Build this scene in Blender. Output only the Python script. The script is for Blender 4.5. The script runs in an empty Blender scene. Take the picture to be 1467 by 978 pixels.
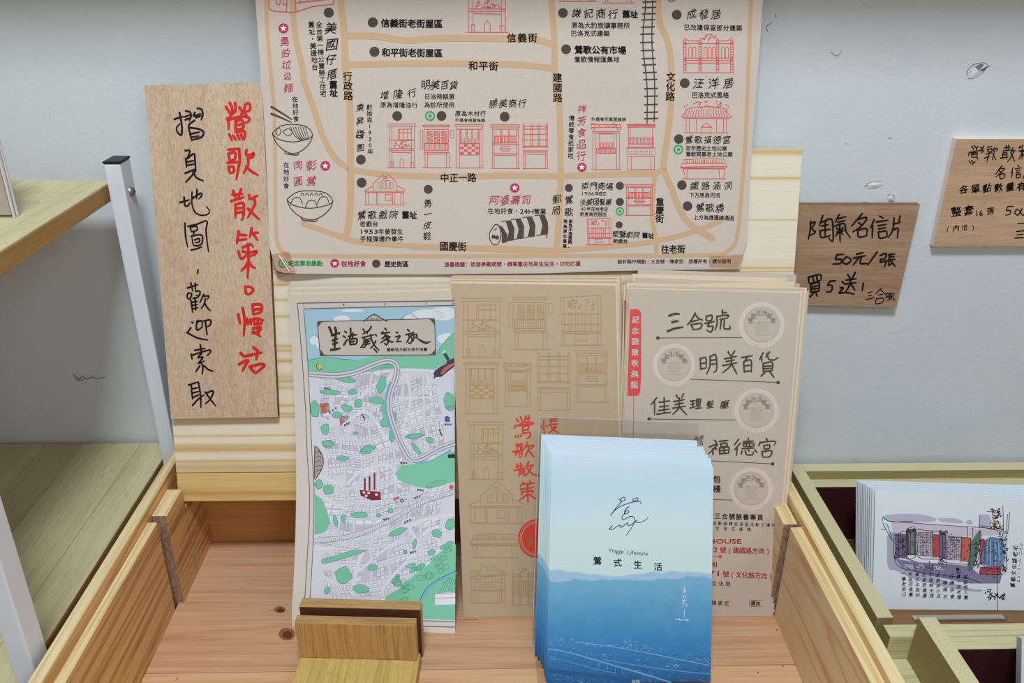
import bpy, math, random
import numpy as np
from mathutils import Matrix, Vector
from mathutils.geometry import tessellate_polygon
random.seed(7)
C = bpy.context.scene.collection

# ------------------------------------------------------------------ camera
F = 1207.0; CX, CY = 733.5, 489.0; CAMZ = 1.20
def _n(v): v = np.array(v, float); return v / np.linalg.norm(v)
_ey = _n((-33.5, -569.0, F)); _dn = _n((-21.5, 2561.0, F))
_dn = _n(_dn - _ey * np.dot(_dn, _ey)); _ez = -_dn
_ex = np.cross(_dn, _ey)                      # world axes in camera (right, down, forward)
if _ex[0] < 0: _ex = -_ex
RW = np.array([_ex, _ey, _ez])                # rows: world axis in camera coords
cam_d = bpy.data.cameras.new('camera'); cam = bpy.data.objects.new('camera', cam_d); C.objects.link(cam)
right = RW[:, 0]; down = RW[:, 1]; fwd = RW[:, 2]
cam.matrix_world = Matrix(((right[0], -down[0], -fwd[0], 0), (right[1], -down[1], -fwd[1], 0),
                           (right[2], -down[2], -fwd[2], CAMZ), (0, 0, 0, 1)))
cam_d.sensor_width = 36; cam_d.lens = F / 1467 * 36; cam_d.clip_start = .01
bpy.context.scene.camera = cam
# ------------------------------------------------------------------ light
sc = bpy.context.scene
sc.view_settings.view_transform = 'Standard'; sc.view_settings.look = 'None'
sc.view_settings.gamma = 1; sc.view_settings.use_curve_mapping = False
sc.view_settings.exposure = 0.10
w = bpy.data.worlds.new('room_light'); sc.world = w; w.use_nodes = True
w.node_tree.nodes['Background'].inputs[0].default_value = (.98, .94, .93, 1)
w.node_tree.nodes['Background'].inputs[1].default_value = .25
def area(name, loc, target, sx, sy, power, col, spread=180):
    d = bpy.data.lights.new(name, 'AREA'); d.shape = 'RECTANGLE'; d.size = sx; d.size_y = sy
    d.energy = power; d.color = col; d.spread = math.radians(spread)
    o = bpy.data.objects.new(name, d); C.objects.link(o); o.location = loc
    o.rotation_euler = (Vector(target) - Vector(loc)).to_track_quat('-Z', 'Y').to_euler()
    return o
area('ceiling_lamp', (-.04, -.08, CAMZ + .85), (.0, .46, CAMZ - .30), .26, .16, 10.6, (.89, 1.0, 1.06))
area('ceiling_lamp_side', (.9, -1.3, CAMZ + .75), (0, .5, CAMZ - .3), .5, .4, 3.5, (1.0, .93, .88))

# ------------------------------------------------------------------ projection helpers
def dirs(p):
    p = np.atleast_2d(np.array(p, float))
    c = np.stack([(p[:, 0] - CX) / F, (p[:, 1] - CY) / F, np.ones(len(p))], 1)
    return c @ RW.T                            # world directions
class Surf:
    """leaning sheet surface: depth y as a function of h (metres below the lens) and x"""
    def __init__(s, pts, k=0.0, off=0.0, smooth=False):
        s.h = np.array([a[0] for a in pts]); s.y = np.array([a[1] for a in pts]); s.k = k; s.off = off; s.smooth = smooth
    def g(s, x, h):
        if s.smooth and len(s.h) == 3:
            t = (h - s.h[0]) / (s.h[2] - s.h[0]); tm = (s.h[1] - s.h[0]) / (s.h[2] - s.h[0])
            y0, y1, y2 = s.y
            b = (y1 - y0 - (y2 - y0) * tm) / (tm * tm - tm); a = (y2 - y0) - b
            tt = np.clip(t, -.25, 1.25)
            y = y0 + a * tt + b * tt * tt
        elif len(s.h) == 2:
            y = s.y[0] + (h - s.h[0]) * (s.y[1] - s.y[0]) / (s.h[1] - s.h[0])
        else:
            y = np.interp(h, s.h, s.y)
        return y + s.k * x - s.off
    def moved(s, off):
        n = Surf(list(zip(s.h, s.y)), s.k, s.off + off, s.smooth); return n
    def hit(s, p, extra=0.0):
        d = dirs(p); lo = np.full(len(d), .15); hi = np.full(len(d), 1.4)
        def f(t): return t * d[:, 1] - (s.g(t * d[:, 0], -t * d[:, 2]) - extra)
        for _ in range(36):
            m = (lo + hi) / 2; v = f(m) > 0
            hi = np.where(v, m, hi); lo = np.where(v, lo, m)
        t = (lo + hi) / 2
        q = d * t[:, None]; q[:, 2] += CAMZ
        return q
def at_h(px, py, h):
    d = dirs((px, py))[0]; t = -h / d[2]; return np.array([d[0] * t, d[1] * t, CAMZ - h])
def at_y(px, py, y):
    d = dirs((px, py))[0]; t = y / d[1]; return np.array([d[0] * t, y, CAMZ + d[2] * t])

# ------------------------------------------------------------------ materials
def lin(c):
    r = []
    for v in c:
        v /= 255.0; r.append(v / 12.92 if v <= .04045 else ((v + .055) / 1.055) ** 2.4)
    return (*r, 1)
_M = {}
def flat(name, rgb, rough=.75, metal=0.0, spec=.3):
    if name in _M: return _M[name]
    m = bpy.data.materials.new(name); m.use_nodes = True; b = m.node_tree.nodes['Principled BSDF']
    b.inputs['Base Color'].default_value = lin(rgb); b.inputs['Roughness'].default_value = rough
    b.inputs['Metallic'].default_value = metal; b.inputs['Specular IOR Level'].default_value = spec
    _M[name] = m; return m
def _nodes(name, rough, spec=.3):
    m = bpy.data.materials.new(name); m.use_nodes = True; nt = m.node_tree; b = nt.nodes['Principled BSDF']
    b.inputs['Roughness'].default_value = rough; b.inputs['Specular IOR Level'].default_value = spec
    tc = nt.nodes.new('ShaderNodeTexCoord'); _M[name] = m
    return m, nt, b, tc
def _map(nt, tc, scale, rot=(0, 0, 0), loc=(0, 0, 0)):
    mp = nt.nodes.new('ShaderNodeMapping'); nt.links.new(tc.outputs['Object'], mp.inputs['Vector'])
    mp.inputs['Scale'].default_value = scale; mp.inputs['Rotation'].default_value = rot; mp.inputs['Location'].default_value = loc
    return mp
def _noise(nt, vec, scale=1.0, detail=4, rough=.5, dist=0.0):
    n = nt.nodes.new('ShaderNodeTexNoise'); n.inputs['Scale'].default_value = scale; n.inputs['Detail'].default_value = detail
    n.inputs['Roughness'].default_value = rough; n.inputs['Distortion'].default_value = dist
    nt.links.new(vec, n.inputs['Vector']); return n.outputs['Fac']
def _ramp(nt, fac, stops):
    r = nt.nodes.new('ShaderNodeValToRGB'); nt.links.new(fac, r.inputs['Fac'])
    e = r.color_ramp.elements
    while len(e) < len(stops): e.new(.5)
    for i, (p, c) in enumerate(stops): e[i].position = p; e[i].color = lin(c)
    return r.outputs['Color']
def _mix(nt, a, b, fac, mode='MIX'):
    x = nt.nodes.new('ShaderNodeMix'); x.data_type = 'RGBA'; x.blend_type = mode
    for s, v in ((6, a), (7, b)):
        if isinstance(v, tuple): x.inputs[s].default_value = v
        else: nt.links.new(v, x.inputs[s])
    if isinstance(fac, float): x.inputs[0].default_value = fac
    else: nt.links.new(fac, x.inputs[0])
    return x.outputs[2]
def _bump(nt, b, h, strength, dist=.0004):
    bp = nt.nodes.new('ShaderNodeBump'); bp.inputs['Strength'].default_value = strength; bp.inputs['Distance'].default_value = dist
    nt.links.new(h, bp.inputs['Height']); nt.links.new(bp.outputs['Normal'], b.inputs['Normal'])
def wood(name, light, dark, axis='x', rings=26.0, fine=500.0, ringmix=.6, dist=4.0, rough=.6, mid=None, loc=(0, 0, 0), pores=None, contrast=(.35, .72), stretch=.06):
    """grain runs along the axis; rings = bands per metre across it"""
    m, nt, b, tc = _nodes(name, rough)
    st = {'x': (stretch, 1, 1), 'y': (1, stretch, 1), 'z': (1, 1, stretch)}[axis]
    mp = _map(nt, tc, st, loc=loc)
    big = _noise(nt, mp.outputs[0], rings, 2, .5, dist * .15)
    wv = nt.nodes.new('ShaderNodeMath'); wv.operation = 'MULTIPLY'; nt.links.new(big, wv.inputs[0]); wv.inputs[1].default_value = 5.0
    fr = nt.nodes.new('ShaderNodeMath'); fr.operation = 'PINGPONG'; nt.links.new(wv.outputs[0], fr.inputs[0]); fr.inputs[1].default_value = .5
    sc2 = nt.nodes.new('ShaderNodeMath'); sc2.operation = 'MULTIPLY'; nt.links.new(fr.outputs[0], sc2.inputs[0]); sc2.inputs[1].default_value = 2.0
    c1 = _ramp(nt, sc2.outputs[0], [(contrast[0], light), (contrast[1], mid or tuple((a + b2) / 2 for a, b2 in zip(light, dark))), (1.0, dark)])
    mp2 = _map(nt, tc, tuple(v if v == 1 else .03 for v in st), loc=loc)
    fn = _noise(nt, mp2.outputs[0], fine, 5, .65)
    c2 = _ramp(nt, fn, [(.3, dark), (.62, light)])
    col = _mix(nt, c2, c1, float(ringmix))
    if pores:
        pn = _noise(nt, _map(nt, tc, tuple(v if v == 1 else .06 for v in st)).outputs[0], fine * 2.2, 2, .5)
        pr = nt.nodes.new('ShaderNodeMapRange'); nt.links.new(pn, pr.inputs[0]); pr.inputs[1].default_value = .60; pr.inputs[2].default_value = .72
        pr.inputs[3].default_value = 0; pr.inputs[4].default_value = .6
        col = _mix(nt, col, lin(pores), pr.outputs[0])
    nt.links.new(col, b.inputs['Base Color']); _bump(nt, b, fn, .25)
    return m
def particle(name, base, dark, lines=None):
    """pressed board: speckled cut edge or faint saw lines"""
    m, nt, b, tc = _nodes(name, .8)
    n1 = _noise(nt, _map(nt, tc, (1, 1, 1)).outputs[0], 1500, 3, .6)
    c = _ramp(nt, n1, [(.30, dark), (.46, base), (.7, tuple(min(255, v + 8) for v in base))])
    if lines:
        st = (.03, 1, 1) if lines == 'x' else (1, .03, 1)
        n2 = _noise(nt, _map(nt, tc, st).outputs[0], 420, 2, .4)
        c = _mix(nt, c, _ramp(nt, n2, [(.40, dark), (.52, base)]), .5)
    nt.links.new(c, b.inputs['Base Color']); _bump(nt, b, n1, .3); return m
def paper(name, rgb, rough=.7, var=.012, spec=.25, fib=420):
    m, nt, b, tc = _nodes(name, rough, spec)
    n = _noise(nt, _map(nt, tc, (1, 1, 1)).outputs[0], fib, 3, .6)
    lo = tuple(v * (1 - var) for v in rgb); hi = tuple(min(255, v * (1 + var)) for v in rgb)
    nt.links.new(_ramp(nt, n, [(.3, lo), (.7, hi)]), b.inputs['Base Color']); return m
def clear(name, tint=(1, 1, 1), gloss=.07, edge=False):
    m = bpy.data.materials.new(name); m.use_nodes = True; nt = m.node_tree; nt.nodes.clear()
    o = nt.nodes.new('ShaderNodeOutputMaterial'); t = nt.nodes.new('ShaderNodeBsdfTransparent'); t.inputs[0].default_value = (*tint, 1)
    g = nt.nodes.new('ShaderNodeBsdfGlossy'); g.inputs['Roughness'].default_value = .06
    lw_ = nt.nodes.new('ShaderNodeLayerWeight'); lw_.inputs[0].default_value = .3
    pw = nt.nodes.new('ShaderNodeMath'); pw.operation = 'POWER'; pw.inputs[1].default_value = 3.0; nt.links.new(lw_.outputs['Facing'], pw.inputs[0])
    ad = nt.nodes.new('ShaderNodeMath'); ad.operation = 'MULTIPLY_ADD'; ad.inputs[1].default_value = .5; ad.inputs[2].default_value = gloss; nt.links.new(pw.outputs[0], ad.inputs[0])
    mx = nt.nodes.new('ShaderNodeMixShader'); nt.links.new(ad.outputs[0], mx.inputs[0]); nt.links.new(t.outputs[0], mx.inputs[1]); nt.links.new(g.outputs[0], mx.inputs[2])
    nt.links.new(mx.outputs[0], o.inputs[0]); _M[name] = m; return m

# ------------------------------------------------------------------ object helpers
def thing(name, loc, label, cat, group=None):
    o = bpy.data.objects.new(name, None); o.empty_display_size = .02; C.objects.link(o); o.location = [float(v) for v in loc]
    o['label'] = label; o['category'] = cat
    if group: o['group'] = group
    return o
def tag(o, label, cat, group=None):
    o['label'] = label; o['category'] = cat
    if group: o['group'] = group
    return o
def world_loc(o):
    v = Vector(o.location)
    return v + world_loc(o.parent) if o.parent else v
def mk(name, verts, faces, mats, parent=None, mi=None, origin=None, smooth=False):
    org = world_loc(parent) if parent else Vector([float(v) for v in (origin if origin is not None else (0, 0, 0))])
    me = bpy.data.meshes.new(name)
    me.from_pydata([(float(v[0]) - org.x, float(v[1]) - org.y, float(v[2]) - org.z) for v in verts], [], [tuple(int(i) for i in f) for f in faces])
    mats = mats if isinstance(mats, (list, tuple)) else [mats]
    for m in mats: me.materials.append(m)
    if mi is not None: me.polygons.foreach_set('material_index', mi)
    if smooth: me.polygons.foreach_set('use_smooth', [True] * len(me.polygons))
    me.update()
    o = bpy.data.objects.new(name, me); C.objects.link(o)
    if parent: o.parent = parent
    else: o.location = org
    return o
def bevel(o, wd, seg=2):
    b = o.modifiers.new('bevel', 'BEVEL'); b.width = wd; b.segments = seg; b.limit_method = 'ANGLE'; b.angle_limit = math.radians(40)
    return o
BF = [(0, 1, 2, 3), (7, 6, 5, 4), (0, 4, 5, 1), (1, 5, 6, 2), (2, 6, 7, 3), (3, 7, 4, 0)]
def box(name, x0, x1, y0, y1, h0, h1, mat, parent=None, bev=.0006, mats6=None):
    """h0 top, h1 bottom, both measured down from the lens height"""
    z0, z1 = CAMZ - h1, CAMZ - h0
    v = [(x0, y0, z0), (x0, y1, z0), (x1, y1, z0), (x1, y0, z0), (x0, y0, z1), (x0, y1, z1), (x1, y1, z1), (x1, y0, z1)]
    # faces: 0 bottom, 1 top, 2 left, 3 back, 4 right, 5 front
    o = mk(name, v, BF, mats6 or mat, parent, mi=list(range(6)) if mats6 else None, origin=((x0 + x1) / 2, (y0 + y1) / 2, z0))
    if bev: bevel(o, bev)
    return o
def quad_px(q, nu, nv):
    """grid of picture points in a quad TL,TR,BR,BL through a homography"""
    src = [(0, 0), (1, 0), (1, 1), (0, 1)]; A = []; bb = []
    for (u, v), (x, y) in zip(src, q):
        A.append([u, v, 1, 0, 0, 0, -u * x, -v * x]); bb.append(x)
        A.append([0, 0, 0, u, v, 1, -u * y, -v * y]); bb.append(y)
    hh = np.linalg.solve(np.array(A, float), np.array(bb, float))
    g = []
    for j in range(nv + 1):
        for i in range(nu + 1):
            u, v = i / nu, j / nv; d = hh[6] * u + hh[7] * v + 1
            g.append(((hh[0] * u + hh[1] * v + hh[2]) / d, (hh[3] * u + hh[4] * v + hh[5]) / d))
    return np.array(g)
def sheet(name, surf, q, th, mat, parent=None, nu=1, nv=1, mat_edge=None, warp=None, origin=None):
    """flat stock of thickness th whose front face lies on surf inside picture quad q"""
    g = quad_px(q, nu, nv)
    if warp is not None: g = warp(g)
    fr = surf.hit(g)
    W = nu + 1; a = fr[0]; n = np.cross(fr[W - 1] - a, fr[-W] - a); n = n / np.linalg.norm(n)
    if n[1] < 0: n = -n
    bk = fr + n * th
    v = np.vstack([fr, bk]); N = len(fr); f = []; mi = []
    for j in range(nv):
        for i in range(nu):
            k = j * W + i
            f.append((k, k + W, k + W + 1, k + 1)); mi.append(0)
            f.append((k + N, k + 1 + N, k + W + 1 + N, k + W + N)); mi.append(1)
    for i in range(nu):
        f.append((i, i + 1, i + 1 + N, i + N)); k = nv * W + i; f.append((k, k + N, k + 1 + N, k + 1)); mi += [1, 1]
    for j in range(nv):
        k = j * W; f.append((k, k + N, k + W + N, k + W)); k += nu; f.append((k, k + W, k + W + N, k + N)); mi += [1, 1]
    return mk(name, v, f, [mat, mat_edge or mat], parent, mi=mi, origin=origin if origin is not None else fr[-W // 2] if parent is None else None)

# ------------------------------------------------------------------ printing (flat ink lying on a sheet)
_glyph = {}
def glyph(ch, bold):
    k = ch
    if k in _glyph: return _glyph[k]
    c = bpy.data.curves.new('t', 'FONT'); c.body = ch; c.resolution_u = 2
    o = bpy.data.objects.new('t', c); C.objects.link(o)
    dg = bpy.context.evaluated_depsgraph_get(); me = bpy.data.meshes.new_from_object(o.evaluated_get(dg))
    v = np.array([(p.co.x, p.co.y) for p in me.vertices]).reshape(-1, 2); f = [tuple(p.vertices) for p in me.polygons]
    bpy.data.objects.remove(o); bpy.data.curves.remove(c); bpy.data.meshes.remove(me)
    wd = (v[:, 0].max() - v[:, 0].min()) if len(v) else .3
    if len(v):
        if ord(ch[0]) > 0x2000 and len(ch) == 1: v = v - np.array([.5, .38])
        else: v = v - np.array([(v[:, 0].max() + v[:, 0].min()) / 2, .36])
        v[:, 1] *= -1
    _glyph[k] = (v, f, wd); return _glyph[k]
def smooth_line(p, step):
    p = [np.array(a, float) for a in p]
    if len(p) > 2:
        q = [2 * p[0] - p[1]] + p + [2 * p[-1] - p[-2]]; out = []
        for i in range(1, len(q) - 2):
            n = max(2, int(np.linalg.norm(q[i + 1] - q[i]) / step) + 1)
            for t in np.linspace(0, 1, n, endpoint=False):
                out.append(.5 * (2 * q[i] + (q[i + 1] - q[i - 1]) * t + (2 * q[i - 1] - 5 * q[i] + 4 * q[i + 1] - q[i + 2]) * t * t + (3 * q[i] - q[i - 1] - 3 * q[i + 1] + q[i + 2]) * t ** 3))
        out.append(p[-1]); return np.array(out)
    n = max(1, int(np.linalg.norm(p[1] - p[0]) / step)); return np.array([p[0] + (p[1] - p[0]) * t for t in np.linspace(0, 1, n + 1)])
class Ink:
    def __init__(s, surf, base=.00007): s.surf = surf; s.v = []; s.ex = []; s.f = []; s.mi = []; s.mats = []; s.n = 0; s.base = base; s.k = 0
    def _add(s, v, f, mat, layer):
        if not len(v): return
        if mat not in s.mats: s.mats.append(mat)
        s.k += 1; e = s.base + layer * 2e-5 + (s.k % 400) * 8e-8
        s.v.append(np.asarray(v, float)); s.ex.append(np.full(len(v), e)); s.f += [tuple(i + s.n for i in q) for q in f]
        s.mi += [s.mats.index(mat)] * len(f); s.n += len(v)
    def line(s, pts, wd, mat, layer=1, step=9, sm=True, w2=None, cap=True):
        if sm: P = smooth_line(pts, step)
        else:
            P = []
            for a, b in zip(pts[:-1], pts[1:]): P += list(smooth_line([a, b], step))[:-1]
            P = np.array(P + [np.array(pts[-1], float)])
        if len(P) < 2: return
        T = np.gradient(P, axis=0); L = np.linalg.norm(T, axis=1)[:, None]; T = T / np.maximum(L, 1e-6); Nn = np.stack([-T[:, 1], T[:, 0]], 1)
        ww = np.full(len(P), wd) if w2 is None else np.interp(np.linspace(0, 1, len(P)), np.linspace(0, 1, len(w2)), w2)
        ww = ww[:, None] / 2
        v = np.vstack([P + Nn * ww, P - Nn * ww]); n = len(P)
        s._add(v, [(i, i + 1, i + 1 + n, i + n) for i in range(n - 1)], mat, layer)
        if cap and wd > 1.4:
            for e, r in ((P[0], ww[0, 0]), (P[-1], ww[-1, 0])): s.disc(e[0], e[1], r, mat, layer, 10)
    def disc(s, x, y, r, mat, layer=1, n=24, ry=None):
        ry = ry or r; v = [(x + r * math.cos(2 * math.pi * i / n), y + ry * math.sin(2 * math.pi * i / n)) for i in range(n)]
        s._add(v, [tuple(range(n))], mat, layer)
    def ring(s, x, y, r0, r1, mat, layer=1, n=32):
        v = [(x + r * math.cos(2 * math.pi * i / n), y + r * math.sin(2 * math.pi * i / n)) for r in (r0, r1) for i in range(n)]
        s._add(v, [(i, (i + 1) % n, (i + 1) % n + n, i + n) for i in range(n)], mat, layer)
    def poly(s, pts, mat, layer=0, L=14, sm=False):
        if sm: pts = smooth_line(list(pts) + [pts[0]], 6)[:-1]
        pts = [tuple(map(float, p)) for p in pts]
        V = [np.array(p) for p in pts]
        tris = tessellate_polygon([[Vector((p[0], p[1], 0)) for p in pts]])
        out = []; st = list(tris); mid = {}
        while st:
            t = st.pop(); e = [np.linalg.norm(V[t[i]] - V[t[(i + 1) % 3]]) for i in range(3)]; m = int(np.argmax(e))
            if e[m] > L:
                a, b, c = t[m], t[(m + 1) % 3], t[(m + 2) % 3]; k = (min(a, b), max(a, b))
                if k not in mid: V.append((V[a] + V[b]) / 2); mid[k] = len(V) - 1
                st += [(a, mid[k], c), (mid[k], b, c)]
            else: out.append(t)
        s._add(np.array(V), out, mat, layer)
    def _bold(s, q, f, d):
        if d <= .02: return q, f
        n = len(q); sh = [(0, 0), (d, 0), (-d, 0), (0, d * .8), (0, -d * .8)]
        return np.vstack([q + np.array(a) for a in sh]), [tuple(i + k * n for i in p) for k in range(5) for p in f]
    def glyphs(s, txt, p0, p1, size, mat, bold=0.0, hand=0, layer=3, rot=0.0, sx=1.0, latin=False, adv=None):
        """characters with centres spread from p0 to p1 (picture points)"""
        if latin:
            v, f, wd = glyph(txt, bold)
            if not len(v): return
            a = math.atan2(p1[1] - p0[1], p1[0] - p0[0]); L = math.hypot(p1[0] - p0[0], p1[1] - p0[1])
            q = v * np.array([L / wd, size]); ca, sa = math.cos(a), math.sin(a); q, f = s._bold(q, f, bold * size)
            q = np.stack([q[:, 0] * ca - q[:, 1] * sa, q[:, 0] * sa + q[:, 1] * ca], 1) + np.array([(p0[0] + p1[0]) / 2, (p0[1] + p1[1]) / 2])
            s._add(q, f, mat, layer); return
        n = len(txt)
        for i, ch in enumerate(txt):
            if ch == ' ': continue
            t = i / (n - 1) if n > 1 else 0
            x = p0[0] + (p1[0] - p0[0]) * t; y = p0[1] + (p1[1] - p0[1]) * t
            v, f, wd = glyph(ch, bold)
            if not len(v): continue
            r = rot; q = v.copy(); zz = size
            if n > 1 and (hand or ord(ch[0]) > 0x2000):
                px_, py_ = abs(p1[0] - p0[0]) / (n - 1), abs(p1[1] - p0[1]) / (n - 1); lim = zz * (.86 if hand else 1)
                if not rot: q = q * np.array([min(1, px_ * 1.02 / lim), 1]) if px_ > py_ else q * np.array([1, min(1, py_ * 1.04 / lim)])
            if hand:
                R = random.Random(ord(ch) * 31 + i); r += R.uniform(-.10, .10); zz *= R.uniform(.92, 1.08)
                a1, a2, ph = R.uniform(.02, .05), R.uniform(.02, .05), R.uniform(0, 6)
                q[:, 0] += a1 * np.sin(q[:, 1] * 7 + ph) - .16 * q[:, 1] * hand * .5; q[:, 1] += a2 * np.sin(q[:, 0] * 6 + ph * 2) - .14 * q[:, 0] * hand; zz *= .86
            q = q * np.array([zz * sx, zz]); q, f = s._bold(q, f, bold * zz); ca, sa = math.cos(r), math.sin(r)
            q = np.stack([q[:, 0] * ca - q[:, 1] * sa + x, q[:, 0] * sa + q[:, 1] * ca + y], 1)
            s._add(q, f, mat, layer)
    def strokes(s, data, org, sc_, wd, mat, layer=3, taper=.25):
        """hand-traced strokes: 'x,y x,y; x,y x,y ...' in zoom units"""
        for st in data.replace('\n', ' ').split(';'):
            p = [tuple(map(float, a.split(','))) for a in st.split()]
            if not p: continue
            p = [(org[0] + a / sc_, org[1] + b / sc_) for a, b in p]
            if len(p) == 1: s.disc(p[0][0], p[0][1], wd * .6, mat, layer); continue
            s.line(p, wd, mat, layer, step=1.2, w2=[wd * 1.08, wd, wd * 1.02, wd * (1 - taper)])
    def build(s, name, parent):
        if not s.v: return None
        V = np.vstack(s.v); E = np.concatenate(s.ex); P = s.surf.hit(V, E)
        return mk(name, P, s.f, s.mats, parent, mi=s.mi)
# ------------------------------------------------------------------ palettes
WALL_Y = .5600
M_wall, _nt, _b, _tc = _nodes('wall_paint', .55, .35)
_n1 = _noise(_nt, _map(_nt, _tc, (1, 1, 1)).outputs[0], 9, 4, .6); _n2 = _noise(_nt, _map(_nt, _tc, (1, 1, 1)).outputs[0], 260, 3, .6)
_nt.links.new(_ramp(_nt, _n1, [(.3, (212, 221, 225)), (.7, (221, 229, 232))]), _b.inputs['Base Color']); _bump(_nt, _b, _n2, .22, .001)
pine_board = wood('pine_board', (236, 226, 204), (206, 170, 116), 'x', 46, 700, .88, .4, .5, mid=(228, 210, 172), loc=(3, 1, .31), contrast=(.50, .84), stretch=.004)
pine_board_low = wood('pine_board_low', (226, 194, 130), (190, 142, 76), 'x', 30, 700, .7, .6, .5, loc=(1, 4, 2), stretch=.012)
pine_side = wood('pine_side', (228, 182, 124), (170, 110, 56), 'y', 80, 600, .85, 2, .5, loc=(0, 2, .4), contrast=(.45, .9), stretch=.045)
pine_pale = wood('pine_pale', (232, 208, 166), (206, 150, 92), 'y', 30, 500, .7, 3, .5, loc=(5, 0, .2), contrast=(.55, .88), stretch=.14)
ply_edge = wood('ply_edge', (230, 212, 166), (196, 168, 116), 'y', 130, 900, .7, 1, .7, stretch=.02)
ply_edge_r = wood('ply_edge_right', (232, 214, 164), (208, 178, 116), 'y', 130, 900, .7, 1, .7, stretch=.02, loc=(2, 2, 2))
end_grain = wood('end_grain', (168, 138, 116), (120, 88, 70), 'z', 300, 900, .7, 1, .8, stretch=.3)
pine_back = wood('pine_back', (206, 156, 98), (182, 126, 72), 'x', 40, 500, .5, 2, .6, loc=(7, 1, 3))
floor_wood = wood('cedar_floor', (208, 166, 132), (176, 120, 88), 'x', 30, 420, .42, 3, .45, loc=(2, .3, 0), contrast=(.5, .9), stretch=.05)
floor_wood2 = wood('cedar_floor_front', (220, 178, 136), (192, 138, 94), 'x', 30, 420, .42, 3, .45, loc=(5, .9, 0), contrast=(.5, .9), stretch=.05)
knot_dark = flat('knot_dark', (92, 52, 34)); knot_ring = flat('knot_ring', (150, 88, 56))
shelf_top = [wood('ash_stave_%d' % i, l, d, 'y', 30, 620, .35, 1.5, .6, loc=(i * 3.1, i, i), pores=(158, 144, 100), stretch=.05) for i, (l, d) in enumerate(
    [((206, 198, 158), (184, 172, 128)), ((212, 206, 166), (192, 182, 138)), ((200, 188, 148), (178, 164, 120))])]
shelf_edge = wood('shelf_edge', (176, 138, 84), (138, 98, 54), 'y', 60, 500, .6, 2, .6)
white_metal = flat('white_powder_coat', (228, 234, 244), .38, 0, .5)
black_cap = flat('black_plastic', (26, 28, 32), .45); bolt_m = flat('bolt_steel', (170, 168, 150), .3, .9)
board_edge = particle('particle_board_edge', (208, 200, 158), (178, 166, 122))
board_line = particle('particle_board_lined', (208, 202, 158), (178, 166, 118), 'x')
board_face = particle('particle_board_face', (160, 146, 98), (144, 130, 84))
maroon = flat('maroon_lining', (64, 18, 20), .8)
sign_wood = wood('sign_veneer', (214, 188, 164), (182, 148, 120), 'z', 26, 900, .25, .6, .6, pores=(146, 106, 82), stretch=.02, loc=(1, 1, 1))
sign_wood_b = wood('sign_veneer_brown', (188, 156, 128), (152, 116, 90), 'x', 30, 900, .3, .6, .6, pores=(124, 84, 60), stretch=.05)
sign_wood_c = wood('sign_veneer_tan', (214, 180, 146), (184, 146, 112), 'x', 30, 900, .3, .6, .6, pores=(146, 104, 76), stretch=.05, loc=(3, 3, 3))
holder_wood = wood('holder_wood', (202, 162, 106), (166, 124, 74), 'z', 70, 900, .35, 2, .5, pores=(128, 88, 44), stretch=.05)
holder_top = wood('holder_top', (196, 158, 104), (150, 108, 64), 'x', 120, 900, .4, 2, .6, pores=(120, 84, 50), stretch=.05)
holder_base = wood('holder_base', (212, 184, 112), (178, 146, 80), 'y', 70, 900, .35, 2, .5, pores=(140, 110, 56), stretch=.05)
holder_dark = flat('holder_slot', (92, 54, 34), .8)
table_m = wood('table_wood', (150, 120, 84), (112, 84, 54), 'x', 30, 400, .5, 2, .6)
acrylic = clear('clear_acrylic', (.94, .93, .92), .02); tape_m = clear('clear_tape', (.95, .88, .83), .015)
kraft = paper('kraft_paper', (210, 196, 184), .75); kraft_mid = paper('kraft_paper_folded', (194, 172, 145), .75); kraft_r = paper('kraft_paper_list', (202, 187, 174), .7)
edge_pale = paper('leaflet_edge', (226, 222, 214), .8); kraft_edge = paper('kraft_edge', (226, 208, 180), .8)
map_paper = paper('map_paper', (220, 214, 206), .55, .01); card_edge = paper('postcard_edge', (214, 228, 228), .5, .02)
white_card = paper('white_postcard', (232, 240, 248), .35, .006, .5); sleeve_edge = paper('sleeve_edge', (205, 214, 220), .4, .04)
ink_black = flat('ink_black', (30, 26, 28), .6); ink_soft = flat('ink_soft_black', (66, 56, 54), .7); ink_dot = flat('ink_brown_dot', (84, 68, 66), .7)
ink_hand = flat('ink_handwriting', (50, 44, 44), .7); ink_brown = flat('ink_brown', (86, 70, 60), .7)
ink_red = flat('ink_red', (228, 96, 92), .7); ink_mag = flat('ink_magenta', (188, 52, 98), .7); ink_warn = flat('ink_rose', (196, 72, 82), .7)
ink_green = flat('ink_green', (54, 170, 104), .7); ink_road = flat('ink_road', (208, 174, 138), .75); ink_white = flat('ink_white', (238, 236, 234), .7)
ink_tan = flat('ink_tan', (186, 154, 108), .75); ink_seal = flat('ink_seal_red', (222, 76, 56), .7); ink_tab = flat('ink_tab_red', (222, 84, 80), .7); ink_tab2 = flat('ink_tab_dark', (190, 50, 48), .7)
ink_stamp = flat('ink_stamp_pale', (220, 203, 194), .7); ink_stamp2 = flat('ink_stamp_grey', (198, 181, 169), .7)
marker_red = flat('marker_red', (214, 44, 34), .5); marker_black = flat('marker_black', (24, 20, 22), .45)

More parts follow.
